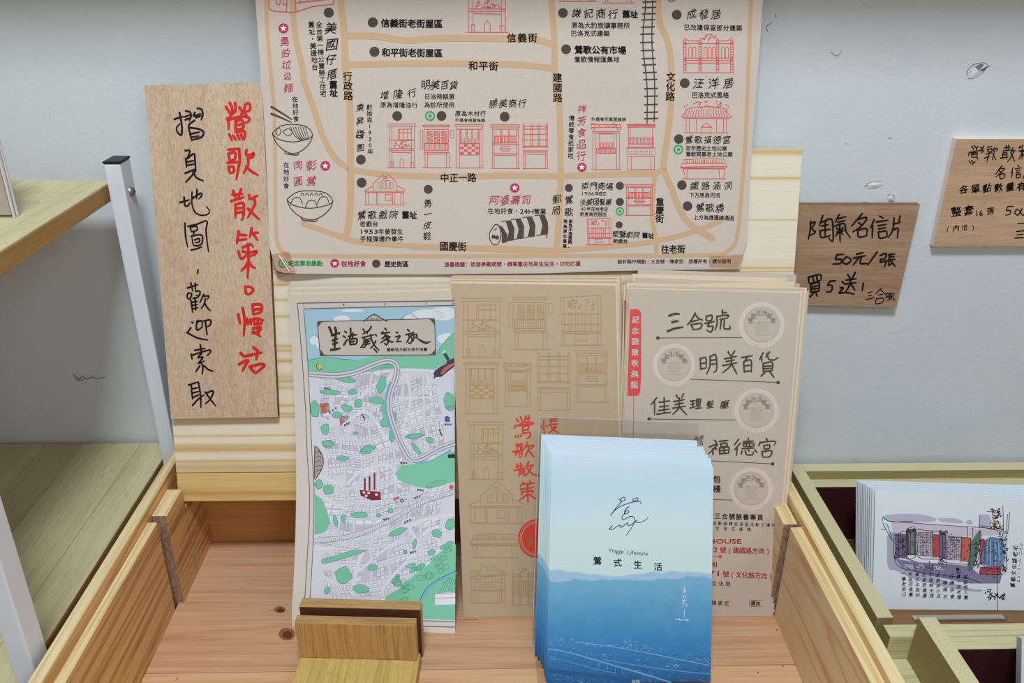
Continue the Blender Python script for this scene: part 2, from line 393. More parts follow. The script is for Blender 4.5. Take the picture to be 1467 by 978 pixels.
# ------------------------------------------------------------------ structure
def struct(o): o['kind'] = 'structure'; return o
wall = struct(mk('wall_back', [(-1.3, WALL_Y, 0), (1.3, WALL_Y, 0), (1.3, WALL_Y, 2.4), (-1.3, WALL_Y, 2.4), (-1.3, WALL_Y + .08, 0), (1.3, WALL_Y + .08, 0), (1.3, WALL_Y + .08, 2.4), (-1.3, WALL_Y + .08, 2.4)],
    [(0, 1, 2, 3), (7, 6, 5, 4), (0, 4, 5, 1), (1, 5, 6, 2), (2, 6, 7, 3), (3, 7, 4, 0)], M_wall))
struct(mk('floor', [(-1.3, -1.6, -.05), (1.3, -1.6, -.05), (1.3, WALL_Y + .08, -.05), (-1.3, WALL_Y + .08, -.05), (-1.3, -1.6, 0), (1.3, -1.6, 0), (1.3, WALL_Y + .08, 0), (-1.3, WALL_Y + .08, 0)],
    [(3, 2, 1, 0), (4, 5, 6, 7), (0, 1, 5, 4), (1, 2, 6, 5), (2, 3, 7, 6), (3, 0, 4, 7)], flat('floor_tile', (150, 146, 140))))
# chips where the paint came off, raised flakes of plaster
Wsurf = Surf([(-.5, WALL_Y), (1.2, WALL_Y)])
chip_m = flat('chip_plaster', (222, 226, 228), .8); chip_e = flat('chip_edge', (120, 116, 120), .8)
def chip(cx, cy, rx, ry, rot, n=11, dark=True):
    R = random.Random(int(cx)); pts = []
    for i in range(n):
        a = 2 * math.pi * i / n; r = R.uniform(.65, 1.1); x, y = rx * r * math.cos(a), ry * r * math.sin(a)
        pts.append((cx + x * math.cos(rot) - y * math.sin(rot), cy + x * math.sin(rot) + y * math.cos(rot)))
    P = Wsurf.hit(pts, .0004); c = Wsurf.hit([(cx, cy)], .0012)
    v = list(P) + [c[0]] + list(Wsurf.hit(pts, -.001)); f = [(i, (i + 1) % n, n) for i in range(n)] + [(i, i + n + 1, (i + 1) % n + n + 1, (i + 1) % n) for i in range(n)]
    o = mk('paint_chip', v, f, [chip_m, chip_e], wall, mi=[0 if R.random() > .2 else 1 for _ in range(n)] + [1] * n)
    return o
chip(1402, 101, 19, 8, -.5); chip(1252, 265, 13, 5, -.1); chip(1276, 284, 5, 6, 0)
ik = Ink(Wsurf)
scuff = flat('scuff_grey', (128, 124, 122), .9)
ik.strokes('105,535 112,545 118,538 124,543 132,540 140,542 150,540; 110,539 116,545 122,541', (0, 0), 1, 1.2, scuff)
ik.strokes('1385,108 1388,98 1396,92 1410,90 1418,96; 1390,103 1400,97 1412,100; 1238,268 1246,262 1262,260; 1272,279 1280,280 1281,290; 1212,205 1213,207; 1273,198 1278,198; 1111,20 1112,26; 1100,45 1098,38 1106,32; 1190,75 1200,80 1206,72', (0, 0), 1, .9, scuff)
ik.strokes('1228,292 1240,290 1250,292 1262,291', (0, 0), 1, 1.6, scuff)
ik.build('paint_scuff', wall)

# unseen soffit added above the view so that its edge shades the wall top
struct(mk('added_soffit_1', [(-1.3, .462, CAMZ + .085), (1.3, .462, CAMZ + .085), (1.3, WALL_Y, CAMZ + .085), (-1.3, WALL_Y, CAMZ + .085), (-1.3, .462, CAMZ + .145), (1.3, .462, CAMZ + .145), (1.3, WALL_Y, CAMZ + .145), (-1.3, WALL_Y, CAMZ + .145)],
    [(3, 2, 1, 0), (4, 5, 6, 7), (0, 1, 5, 4), (1, 2, 6, 5), (2, 3, 7, 6), (3, 0, 4, 7)], M_wall))
# table that carries everything
T = .445
tb = thing('display_table', (0, .25, 0), 'brown wooden table top under the crate, shelf rack and postcard box', 'table')
box('table_top', -.75, .75, -.02, WALL_Y - .001, T, T + .03, table_m, tb)
for sx in (-.70, .66):
    for sy in (.02, .50): box('leg', sx, sx + .04, sy, sy + .04, T + .03, CAMZ, table_m, tb)

# ------------------------------------------------------------------ left shelf rack
rk = thing('shelf_rack', (-.4, .43, CAMZ - T), 'white metal shelf rack with green-tinged wooden shelves left of the crate', 'shelf')
def stave_shelf(h0, h1, y0, y1, xr, widths, x_end):
    s = box('shelf', x_end, xr, y0, y1, h0 + .0012, h1, shelf_edge, rk, .0003)
    x = xr; i = 0
    while x > x_end + .001:
        wd = widths[i % len(widths)]; xl = max(x - wd, x_end)
        box('shelf_plank', xl + .00012, x - .00012, y0, y1, h0, h0 + .0012, shelf_top[i % 3], s, .00025); x = xl; i += 1
    return s
stave_shelf(.1385, .1500, .300, .5385, -.2412, [.030, .026, .041], -.62)
stave_shelf(.3465, .3580, .300, .5560, -.2430, [.024, .043, .028, .052], -.62)
def post(x0, x1, y0, y1, h0):
    p = box('leg', x0, x1, y0, y1, h0, T, white_metal, rk, .0010)
    box('end_cap', x0 - .0003, x1 + .0003, y0 - .0003, y1 + .0003, h0 - .0016, h0, black_cap, p, .0006)
    return p
rp = post(-.2378, -.2275, .5217, .5380, .1242); post(-.2408, -.2298, .3185, .3330, .1242)
def dome(name, c, r, ht, axis, mat, parent, n=16):
    v = []; f = []
    for j in range(5):
        a = j / 4 * math.pi / 2
        for i in range(n):
            b = 2 * math.pi * i / n; rr = r * math.cos(a); d = ht * math.sin(a)
            if axis == 'x': v.append((c[0] + d, c[1] + rr * math.cos(b), c[2] + rr * math.sin(b)))
            else: v.append((c[0] + rr * math.cos(b), c[1] - d, c[2] + rr * math.sin(b)))
    for j in range(4):
        for i in range(n): f.append((j * n + i, j * n + (i + 1) % n, (j + 1) * n + (i + 1) % n, (j + 1) * n + i))
    return mk(name, v, f, mat, parent, smooth=True)
bp = at_y(188, 274, .530)
bz = dome('bolt', (-.2275, .530, bp[2]), .0034, .0026, 'x', bolt_m, rp)
dome('bolt_socket', (-.2275 + .0021, .530, bp[2]), .0012, .0007, 'x', black_cap, bz)
# sign holder on the upper shelf
h0 = .1385; sp = at_h(20, 313, h0)
sh = thing('sign_holder', (sp[0] - .04, sp[1] + .004, CAMZ - h0), 'clear upright sign holder with a plain brown card on the upper left shelf', 'sign holder')
box('backing_plate', sp[0] - .10, sp[0], sp[1] + .0035, sp[1] + .0055, h0 - .112, h0, acrylic, sh, .0002)
box('front_plate', sp[0] - .10, sp[0], sp[1], sp[1] + .0015, h0 - .112, h0, acrylic, sh, .0002)
box('foot', sp[0] - .10, sp[0], sp[1] + .0056, sp[1] + .030, h0 - .002, h0, acrylic, sh, .0002)
box('card', sp[0] - .098, sp[0] - .0022, sp[1] + .0019, sp[1] + .0030, h0 - .106, h0 - .0015, kraft, sh, 0)
for yy in (0, .0035): box('edge_strip', sp[0] - .0006, sp[0] + .0006, sp[1] + yy, sp[1] + yy + .0013, h0 - .112, h0, flat('acrylic_edge', (214, 214, 218), .3), sh, .0002)

# ------------------------------------------------------------------ crate
cr = thing('wooden_crate', (-.01, .33, CAMZ - T), 'open pine crate holding the leaflets between the shelf rack and the postcard box', 'crate')
LO, LI, LF, LR = -.2258, -.2187, -.2128, -.2090
RO, RI, RF, RR = .2050, .1978, .1905, .1872
YF = .06
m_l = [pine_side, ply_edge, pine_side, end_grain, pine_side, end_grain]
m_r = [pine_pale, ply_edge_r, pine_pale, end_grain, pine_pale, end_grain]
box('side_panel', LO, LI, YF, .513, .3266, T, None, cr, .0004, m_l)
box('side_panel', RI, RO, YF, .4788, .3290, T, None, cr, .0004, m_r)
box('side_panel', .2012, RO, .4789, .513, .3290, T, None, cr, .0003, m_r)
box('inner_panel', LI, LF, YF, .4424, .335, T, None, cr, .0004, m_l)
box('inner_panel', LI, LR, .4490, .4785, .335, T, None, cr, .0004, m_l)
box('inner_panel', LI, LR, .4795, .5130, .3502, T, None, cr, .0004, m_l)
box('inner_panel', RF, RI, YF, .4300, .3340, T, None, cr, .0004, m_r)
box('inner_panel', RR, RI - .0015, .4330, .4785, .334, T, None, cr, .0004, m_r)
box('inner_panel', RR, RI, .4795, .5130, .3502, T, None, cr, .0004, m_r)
box('back_panel', LO, RO, .5132, .5210, .340, T, pine_back, cr, .0004)
yj = at_h(300, 958, .407)[1]; yj2 = at_h(1060, 957, .407)[1]
fl1 = box('floor_plank', LF, RF, (yj + yj2) / 2 + .0002, .5131, .407, .418, floor_wood, cr, .0004)
box('floor_plank', LF, RF, .20, (yj + yj2) / 2 - .0002, .407, .418, floor_wood2, cr, .0004)
box('floor_plank', LF, RF, YF, .1996, .407, .418, floor_wood, cr, .0004)
FL = Surf([(0, 0), (1, 1)])
class Flat(Surf):
    def __init__(s, h): s.hh = h
    def hit(s, p, extra=0.0):
        d = dirs(p); hh = s.hh - extra; t = -hh / d[:, 2]; q = d * t[:, None]; q[:, 2] += CAMZ; return q
def knotink(f):
    k = Ink(Flat(.407), .00005); f(k); k.build('knot', cr)
for (x, y, rx, ry) in ((401, 873, 8, 5), (411, 908, 12, 9)):
    knotink(lambda k: (k.disc(x, y, rx, knot_ring, 0, 20, ry), k.disc(x + 1, y + 1, rx * .6, knot_dark, 1, 16, ry * .62)))
for p_ in ([(386, 874), (393, 873)], [(664, 883), (690, 882)], [(664, 886.5), (684, 887)]): knotink(lambda k: k.line(p_, 1.1, knot_ring, 0, cap=False))
for a in ((1113, 902), (1122, 954), (1086, 963), (254, 972), (340, 768)): knotink(lambda k: k.disc(*a, 1.1, knot_dark, 0, 8))

# back board leaning in the crate
BH = ((.1167, .5351), (.346, .4800))
Bs = Surf(BH)
def lean_box(name, x0, x1, h0, h1, th, mat, parent, surf=Bs, bev=.0005):
    y0, y1 = surf.g(0, h0), surf.g(0, h1); n = np.array([0, h1 - h0, -(y0 - y1)]); n = n / np.linalg.norm(n) * th   # pointing back and down
    fr = [np.array(a) for a in ((x0, y0, CAMZ - h0), (x1, y0, CAMZ - h0), (x1, y1, CAMZ - h1), (x0, y1, CAMZ - h1))]
    v = fr + [p + n for p in fr]
    o = mk(name, v, [(3, 2, 1, 0), (4, 5, 6, 7), (0, 1, 5, 4), (1, 2, 6, 5), (2, 3, 7, 6), (3, 0, 4, 7)], mat, parent)
    return bevel(o, bev)
bd = thing('back_board', (0, .487, CAMZ - .346), 'striped pine board leaning in the crate behind the leaflets and the street map', 'board')
lean_box('plank', -.2134, .2005, .1167, .3262, .014, pine_board, bd)
lean_box('plank', -.2134, .2005, .3266, .3462, .014, pine_board_low, bd)

# ------------------------------------------------------------------ postcard box on the right
bx = thing('postcard_box', (.42, .43, CAMZ - T), 'greenish pressed-board box with open compartments right of the crate', 'box')
XR = .60
box('side_wall', .2350, .2450, .3866, .5547, .369, T, None, bx, .0003, [board_face, board_edge, board_face, board_face, board_face, board_face])
box('back_wall', .2450, XR, .5440, .5547, .369, T, None, bx, .0003, [board_face, board_edge, board_face, board_face, board_face, board_face])
box('lining_board', .2450, XR, .5335, .5440, .3765, T, None, bx, .0003, [board_face, board_edge, board_face, board_face, board_face, maroon])
box('divider', .2360, XR, .3707, .3808, .369, T, None, bx, .0003, [board_face, board_line, board_face, board_face, board_face, board_line])
box('divider', .2600, XR, .3605, .3704, .369, T, None, bx, .0003, [board_face, board_line, board_face, board_face, board_face, maroon])
box('divider', .2495, .2598, .08, .3704, .3535, T, None, bx, .0003, [board_face, board_edge, board_face, board_face, board_face, board_face])
box('ledge', .2260, .2494, .08, .3704, .386, T, None, bx, .0003, [board_line, board_line, board_face, board_face, board_face, board_face])
box('base_panel', .2450, XR, .3808, .5335, .4262, T, wood('box_floor', (150, 112, 78), (112, 80, 54), 'x', 30, 400, .5), bx, .0003)
box('base_panel', .2598, XR, .08, .3605, .4262, T, maroon, bx, .0003)
box('side_wall', XR, XR + .010, .08, .5547, .369, T, board_face, bx, .0003)
# ------------------------------------------------------------------ hand-lettered wooden signs
def floor_py(surf, px, h):
    lo, hi = 300., 1300.
    for _ in range(40):
        m = (lo + hi) / 2
        if CAMZ - surf.hit([(px, m)])[0][2] > h: hi = m
        else: lo = m
    return lo
s1 = Surf(BH, 0, .0056)
sg = thing('wooden_sign', s1.hit([(320, 598)])[0], 'tall pale wooden sign with red and black vertical handwriting leaning left of the street map', 'sign', None)
sheet('board', s1, [(207, 122), (375, 118), (398, 597), (245, 600)], .0048, sign_wood, sg, mat_edge=flat('sign_edge', (120, 86, 62)))
ik = Ink(s1); Z = 5.433
o1 = (310, 130)
ik.strokes('''75,125 98,160 112,190; 105,95 122,135 125,178; 145,95 148,150 122,182 88,218; 180,130 202,160 235,185; 240,95 262,108 258,150 232,162; 225,108 215,150 190,185;
84,215 95,250 95,298; 88,228 150,208 210,200 255,212 250,238 230,248; 150,232 150,320; 150,238 190,225 210,245 205,290 155,300; 155,268 205,258; 150,320 212,312 222,345 215,380;
100,340 120,385; 132,350 150,382; 165,345 180,380; 192,340 205,378''', o1, Z, 4.2, marker_red)
ik.strokes('''95,458 178,450; 176,452 182,540 172,600 155,688; 94,490 102,538; 94,490 145,480 142,532 104,540; 88,560 185,552; 94,592 105,640; 94,592 132,592 135,630 106,640;
235,462 228,495; 230,495 262,500 290,485 285,512 258,525; 246,512 246,575 212,640; 232,592 275,628 322,655''', o1, Z, 4.1, marker_red)
ik.strokes('''130,778 152,835; 192,765 172,832; 125,808 205,802; 115,858 212,828; 150,882 148,985; 148,885 205,872 214,920 208,985 195,1005; 155,918 205,910; 155,950 205,942;
255,812 265,842 320,815; 292,825 300,880 272,935 245,985; 248,918 290,960 332,1000''', o1, Z, 4.1, marker_red)
o2 = (310, 300)
ik.strokes('''172,170 160,265; 168,195 235,200; 160,240 235,230; 275,145 260,215; 268,182 325,180; 288,192 320,236; 205,295 262,270 285,290; 170,325 195,382 240,350; 205,325 250,335 312,325 300,348 265,362;
246,268 250,400 243,532; 250,400 225,445 195,475; 252,412 275,440 300,455; 225,600 232,652 262,655 286,622 256,600 225,602''', o2, Z, 4.1, marker_red)
o3 = (320, 410); Z6 = 6.11
ik.strokes('''130,245 146,325; 170,190 186,300 178,432; 255,160 262,248; 255,160 322,158 338,185 325,225 265,246; 262,205 332,195; 205,285 216,335; 198,322 280,282 348,295; 235,290 242,330; 265,285 272,332; 272,332 328,325 335,298; 300,285 302,325;
262,368 325,362 300,405 255,412; 258,398 290,410 322,436; 322,372 285,415''', o3, Z6, 4.3, marker_red)
ik.strokes('''153,585 180,610 208,612; 138,682 185,655 218,645; 216,650 190,695 168,738; 265,535 302,568; 206,608 335,580; 302,565 288,640; 230,705 280,762; 235,702 330,680 354,698 282,762''', o3, Z6, 4.5, marker_red)
o4 = (240, 140); B = marker_black
ik.strokes('''60,188 95,175 140,165; 105,130 126,250 120,325 88,300 80,260 108,228; 160,115 196,125 205,160 190,202; 155,165 195,150; 155,192 192,178; 262,92 298,102 308,150 295,192; 238,130 228,158 290,140; 248,172 292,158;
235,198 188,240 198,320 212,372; 190,262 270,272 315,300 295,345 215,370; 208,315 278,300; 215,345 275,335''', o4, Z6, 2.9, B)
ik.strokes('''155,462 195,465 172,532; 160,530 165,608; 175,530 230,490 240,540 248,638; 175,560 232,550; 170,590 235,580; 155,660 245,622; 242,640 205,690 158,740; 225,650 255,700 312,726; 110,915 150,905 190,893; 145,870 150,935 172,948 197,918; 218,880 290,835 298,858 275,885; 258,805 255,880''', o4, Z6, 2.8, B)
ik.strokes('275,275 275,292 279,303 287,308 297,307 300,302 296,296', (0, 0), 1, 2.3, B)
ik.strokes('''135,160 140,260 156,345; 158,185 230,168 305,145 300,225 318,382; 175,185 186,228; 178,190 225,185 228,215 192,226; 205,232 200,255; 185,262 250,250 272,268 262,325 205,332 190,275; 212,290 245,280 247,305 215,312; 185,370 225,360 268,345; 237,525 231,552;
155,665 235,638; 182,625 196,688; 215,628 218,680; 160,702 152,735 172,750 188,712 160,702; 220,690 252,690 245,725 222,722; 182,760 195,855; 200,745 240,738; 192,775 232,768; 192,800 232,793; 195,828 235,818; 215,745 220,838; 282,715 252,778; 280,728 322,728 312,750; 296,748 285,790 262,822; 290,785 315,825 336,842''', (240, 290), Z, 2.5, B)
ik.strokes('''200,122 212,130; 192,170 163,210; 160,208 245,252 332,270; 250,108 238,150 245,188 290,160; 240,120 282,112 285,150; 300,112 352,105 355,140 330,160; 312,115 326,228;
270,308 280,375; 225,355 310,338; 195,385 203,428; 195,398 270,372 348,352 352,372 325,398; 280,380 250,415 292,412 255,462 302,442; 280,460 292,500 285,552; 265,485 232,532; 300,480 335,512 377,528;
175,640 255,615; 195,640 200,700 207,755; 255,620 272,720 275,825; 205,672 252,662; 205,706 257,694; 205,745 262,720; 207,808 250,760 300,722; 318,708 368,688 378,702 350,760 312,795; 312,700 355,760 397,812''', (240, 440), 5.755, 2.6, B)
ik.build('handwriting', sg)

wS = Surf([(-.5, WALL_Y - .0052), (1.2, WALL_Y - .0052)])
g2 = thing('wall_sign', wS.hit([(1220, 440)])[0], 'brown wooden plaque on the wall with three lines of black handwriting beside the pine board', 'sign', 'wooden plaques on the wall')
sheet('board', wS, [(1140, 293), (1318, 293), (1284, 441), (1118, 436)], .0052, sign_wood_b, g2, mat_edge=flat('sign_edge', (120, 86, 62)))
ik = Ink(wS); o = (1100, 180); z = 3.493
ik.strokes('''215,478 212,520 203,568; 212,490 236,482 222,515 238,532 213,548; 275,450 258,502; 270,482 318,468 326,520 325,578 305,562; 270,502 302,495; 287,482 287,555; 262,525 312,518; 262,525 268,558 312,550;
357,445 338,482; 350,465 392,455; 350,482 385,475; 335,502 382,490 392,530 412,558; 345,512 377,545; 377,510 338,552; 360,500 362,582; 345,532 382,525;
472,440 420,502; 450,468 495,460 470,500 425,532; 455,485 472,498; 450,522 455,556 496,550; 450,522 494,515 495,550; 532,470 514,512; 525,500 522,562; 560,452 577,462; 543,482 602,472; 553,500 592,494; 555,516 590,510; 553,532 560,562 597,555; 553,532 592,528 597,555;
632,462 625,522 603,558; 628,492 662,484; 662,452 655,485; 630,520 652,514 648,562''', o, z, 2.6, B)
ik.strokes('''346,645 340,668 366,668 364,688 325,692; 346,645 380,643; 395,655 374,678 394,692 417,672 397,655; 445,642 477,635; 430,662 490,650; 455,660 428,696; 468,655 464,688 496,690; 547,632 500,697;
563,648 592,640 586,665 565,668; 565,668 564,682 592,678 583,706; 610,645 605,690; 605,645 635,642; 608,658 632,655; 598,674 637,668; 615,675 637,702; 605,697 620,690''', o, z, 2.7, B)
ik.strokes('''203,758 212,788 266,772; 205,757 262,745 266,772; 225,755 230,782; 245,750 248,778; 214,792 216,832; 216,792 255,785 256,828; 216,806 255,800; 216,818 255,814; 216,832 255,828; 212,855 230,836; 238,832 248,852;
312,778 300,798 322,800 316,828 293,832; 312,778 340,775; 372,780 386,792; 363,810 377,812 358,836 390,834 432,842; 400,745 412,762; 437,735 424,762; 393,772 442,765; 388,792 442,785; 416,765 410,795 392,828; 415,790 436,822; 478,788 473,826''', o, z, 2.7, B)
ik.strokes('''500,835 524,830; 505,850 520,848; 490,870 533,860; 565,815 538,842; 565,820 592,847; 553,846 576,843; 543,866 542,890 574,886; 543,866 578,863 574,886; 590,842 606,838 604,850 592,852; 590,860 608,855 604,872 596,872; 612,838 612,866; 612,842 632,838 632,846; 616,852 630,850; 620,856 616,872; 627,856 628,870 638,868''', o, z, 1.5, B)
ik.build('handwriting', g2)
g3 = thing('wall_sign', wS.hit([(1420, 350)])[0], 'orange-tan wooden plaque with small black handwriting high on the wall at the right frame edge', 'sign', 'wooden plaques on the wall')
sheet('board', wS, [(1370, 199), (1560, 199), (1534, 353), (1337, 353)], .0052, sign_wood_c, g3, mat_edge=flat('sign_edge_pale', (232, 214, 208)))
ik = Ink(wS); o = (1340, 190); z = 5.756
ik.strokes('''300,110 318,140; 320,105 340,128; 350,112 338,140; 372,118 395,140; 402,108 385,135 370,150; 278,165 275,190; 280,165 340,150 395,148 380,168; 300,170 345,165 342,195; 305,180 340,178; 300,170 302,200 345,200 345,225; 280,232 292,252; 300,228 312,245; 305,260 330,235;
430,118 468,112; 430,135 440,162; 430,138 465,132 462,155 440,160; 425,175 470,165; 440,185 425,240; 405,210 450,190; 490,120 475,150; 488,135 512,130 505,150; 488,150 470,225; 478,180 500,225;
570,125 620,118; 585,105 585,140; 605,102 605,138; 560,150 625,142; 560,165 552,215; 560,170 590,165 590,210; 560,185 588,182; 535,210 600,200; 640,125 620,165; 630,150 660,145; 650,150 625,200 595,240; 625,165 645,215 655,238;
700,110 690,130; 698,122 715,120; 720,105 715,125; 690,150 735,145; 705,160 745,155; 718,135 715,215; 715,170 690,215; 720,175 745,205''', o, z, 1.7, B)
ik.strokes('''550,272 495,345; 525,300 570,298 500,365; 530,315 545,330; 530,345 538,380 572,370; 530,345 570,338 572,370; 640,292 628,330; 635,320 630,370; 680,270 692,280; 660,298 712,290; 668,315 700,310; 668,332 700,326; 668,345 672,372 700,368; 668,345 700,342 700,368; 735,350 725,378
''', o, z, 1.7, B)
ik.glyphs('各單點數量有限', (1381, 271), (1480, 266), 15, B, .02, 1); ik.glyphs('整套', (1370, 303), (1388, 301), 17, B, .02, 1)
ik.glyphs('16', (1399, 305), (1408, 305), 12, B, .01, latin=True); ik.glyphs('張', (1419, 302), (1419, 302), 13, B, .02, 1)
ik.strokes('600,608 585,640 620,642 612,672 580,680; 600,608 645,608; 672,630 655,660 680,680 700,650 675,630; 715,625 705,660 730,680 745,645', o, z, 1.7, B)
ik.glyphs('(內洽)', (1358, 327), (1394, 325), 11, B, .01, 1); ik.glyphs('三合號', (1461, 336), (1500, 336), 18, B, .03, 1)
ik.line([(1458, 320), (1480, 319)], 1.6, B)
ik.build('handwriting', g3)

# ------------------------------------------------------------------ line drawings of old street houses, unit square
def rect(a, b, c, d): return [(a, b), (c, b), (c, d), (a, d), (a, b)]
def house_drawing(kind):
    L = []; fill = []; R = random.Random(hash(kind) % 97 if False else sum(map(ord, kind)))
    def vl(x, a, b): L.append([(x, a), (x + R.uniform(-.008, .008), b)])
    def hl(y, a, b): L.append([(a, y), (b, y + R.uniform(-.008, .008))])
    def scrib(x0, y0, x1, y1, n=8):
        for _ in range(n):
            x = R.uniform(x0, x1); y = R.uniform(y0, y1); L.append([(x, y), (x + R.uniform(-.06, .06), y + R.uniform(-.04, .04)), (x + R.uniform(-.06, .06), y + R.uniform(-.05, .05))])
    def posts(y0, y1=1.0, a=.06, b=.16):
        for x in (a, b, 1 - b, 1 - a): vl(x, y0, y1)
    if kind == 'balcony':
        L.append(rect(0, 0, 1, .05)); posts(.05); vl(.38, .12, .36); 
        for x in (.42, .55, .70, .84): vl(x, .12, .36)
        for y in (.12, .20, .36): hl(y, .38, .86)
        hl(.37, .06, .94); hl(.56, .06, .94); scrib(.18, .39, .84, .54, 26); hl(.61, .06, .94); hl(.65, .16, .84); L.append([(.44, 1), (.44, .84), (.5, .78), (.57, .84), (.57, 1)]); L.append(rect(.12, .86, .2, 1)); L.append(rect(.8, .88, .92, 1)); hl(1, 0, 1)
    elif kind == 'lattice':
        L.append(rect(.08, 0, .88, .04)); L.append(rect(.12, .04, .84, .10)); L.append(rect(.0, .12, .08, .58)); L.append(rect(.9, .12, 1, .30)); vl(.12, .1, .6); vl(.84, .1, .6)
        for i in range(3):
            x0 = .2 + i * .22; L.append(rect(x0, .15, x0 + .16, .42))
            for k in range(7): L.append([(x0 + .01, .17 + k * .036), (x0 + .15, .14 + k * .036 + .05)])
        hl(.43, .12, .84); hl(.60, .12, .84)
        for k in range(15): vl(.14 + k * .048, .45, .58)
        hl(.64, .1, .86); hl(.68, .12, .84); posts(.64, 1, .14, .22); hl(1, .05, .95)
    elif kind == 'checker':
        L.append(rect(0, 0, 1, .04)); L.append([(.02, .04), (.08, .11), (.92, .11), (.98, .04)]); posts(.11); 
        for x in (.2, .4, .6, .8): L.append(rect(x - .02, .12, x + .02, .32))
        for k in range(14): vl(.18 + k * .05, .32, .44)
        for r in range(4):
            for c in range(5):
                if (r + c) % 2: fill.append([(.17 + c * .135, .45 + r * .06), (.17 + c * .135 + .13, .45 + r * .06), (.17 + c * .135 + .13, .505 + r * .06), (.17 + c * .135, .505 + r * .06)])
        L.append(rect(.16, .44, .86, .70)); hl(1, 0, 1)
    elif kind == 'railing':
        L.append(rect(0, .02, 1, .08)); L.append(rect(0, 0, .15, .12)); L.append(rect(.85, .02, 1, .12)); scrib(.2, .03, .8, .07, 8); hl(.17, .02, .98); hl(.20, .05, .95); posts(.2)
        L.append(rect(.26, .22, .76, .52))
        for k in range(11): vl(.27 + k * .048, .40, .52)
        L.append(rect(.16, .54, .84, .64)); 
        for k in range(16): vl(.18 + k * .042, .55, .63)
        hl(1, 0, 1)
    elif kind == 'shelves':
        for x in (.02, .34, .64, .94): L.append(rect(x - .02, 0, x + .04, .52))
        for y in (.06, .12, .24, .36, .50): hl(y, 0, 1)
        L.append(rect(0, .52, 1, .60)); L.append(rect(.02, .63, .98, .68)); posts(.66, 1, .02, .10); hl(1, 0, 1)
    elif kind == 'shop':
        L.append(rect(0, 0, 1, .05)); L.append([(.03, .05), (.08, .1), (.92, .1), (.97, .05)]); posts(.1, 1, .06, .12)
        for x in (.36, .62): L.append(rect(x - .02, .1, x + .02, .40))
        for k in range(16): vl(.14 + k * .046, .26, .40)
        hl(.26, .12, .88); hl(.42, .06, .94); hl(.46, .06, .94); L.append(rect(.36, .50, .66, .60)); hl(.55, .3, .7); hl(.66, .06, .94); hl(.70, .12, .88); hl(1, 0, 1)
    elif kind == 'eaves':
        L.append(rect(.02, 0, 1, .06)); fill.append([(.02, .01), (1, .01), (.98, .04), (.04, .04)]); vl(.06, .06, .55); vl(.12, .06, .3); vl(.9, .06, .5); hl(.30, .06, .96)
        for k in range(18): vl(.08 + k * .05, .31, .42)
        hl(.43, .04, .96); hl(.50, .04, .96); L.append(rect(.0, .52, .98, .70))
        for y in (.58, .64):
            for k in range(11): L.append([(.07 + k * .08, y), (.09 + k * .08, y + .03)])
        posts(.70, 1, .04, .16); hl(1, 0, 1)
    elif kind == 'theatre':
        L.append([(.0, .05), (.98, 0), (.98, .98), (.04, 1), (0, .05)]); vl(.08, .06, 1); vl(.9, .02, .98); scrib(.14, .1, .86, .28, 24); hl(.38, .04, .98)
        for x in (.2, .36, .52, .68): L.append(rect(x, .36, x + .07, .7))
        hl(.58, .04, .98); hl(.72, .04, .98); hl(.76, .04, .98); L.append(rect(.34, .78, .64, .98)); hl(.9, .34, .64); hl(1, -.05, 1.05)
    elif kind == 'gable':
        L.append([(0, .56), (.22, .42), (.22, .34), (.5, .0), (.54, .0), (.80, .32), (.80, .42), (1, .52), (1, .58), (0, .58), (0, .56)]); hl(.62, .02, .98); vl(.22, .34, .56); vl(.80, .34, .56)
        for x in (.34, .44, .54, .64): L.append(rect(x, .24 if .4 < x < .6 else .3, x + .07, .50))
        L.append(rect(.46, .12, .56, .18)); posts(.62, 1, .03, .10); vl(.3, .62, 1); vl(.33, .62, 1); vl(.7, .62, 1); vl(.74, .62, 1); L.append(rect(.52, .68, .66, .88)); hl(1, 0, 1)
    elif kind == 'pavilion':
        L.append([(0, .42), (.08, .05), (.5, .0), (.92, .02), (1, .38), (0, .42)]); vl(.5, 0, .2); hl(.24, .06, .94); hl(.46, 0, 1); hl(.50, .05, .95)
        for k in range(20): vl(.12 + k * .04, .08, .22)
        L.append([(.05, .5), (.12, 1)]); L.append([(.14, .5), (.16, 1)]); L.append([(.82, .5), (.84, 1)]); L.append([(.95, .48), (.92, 1)]); hl(1, .02, .98)
    elif kind == 'temple':
        L.append([(0, .5), (.08, .36), (.14, .22), (.5, .16), (.86, .22), (.92, .36), (1, .5)]); L.append([(.1, .3), (.06, .16), (.14, .1)]); L.append([(.9, .3), (.95, .16), (.88, .1)]); hl(.5, 0, 1); hl(.54, .04, .96)
        scrib(.2, .02, .8, .2, 22)
        for k in range(17): L.append([(.12 + k * .047, .24), (.07 + k * .053, .48)])
        posts(.54, 1, .10, .16); vl(.3, .54, .96); vl(.7, .54, .96); L.append([(.42, 1), (.40, .82), (.5, .68), (.6, .82), (.58, 1)]); hl(.82, .4, .6); hl(1, .05, .95)
    elif kind == 'baroque':
        L.append([(.02, .16), (.04, .1), (.10, .16), (.3, .18), (.36, .1), (.44, .1), (.5, .0), (.56, .0), (.62, .1), (.68, .12), (.72, .18), (.9, .16), (.96, .08), (.99, .16)])
        for x in (.02, .32, .66, .94):
            L.append(rect(x, .16, x + .05, 1))
            for k in range(12): hl(.2 + k * .065, x, x + .05)
        hl(.24, .02, .99); hl(.62, .02, .99); hl(.68, .02, .99); hl(.75, .05, .95)
        for x in (.12, .2, .42, .5, .58, .76, .84): L.append([(x, .6), (x, .36), (x + .03, .32), (x + .06, .36), (x + .06, .6)])
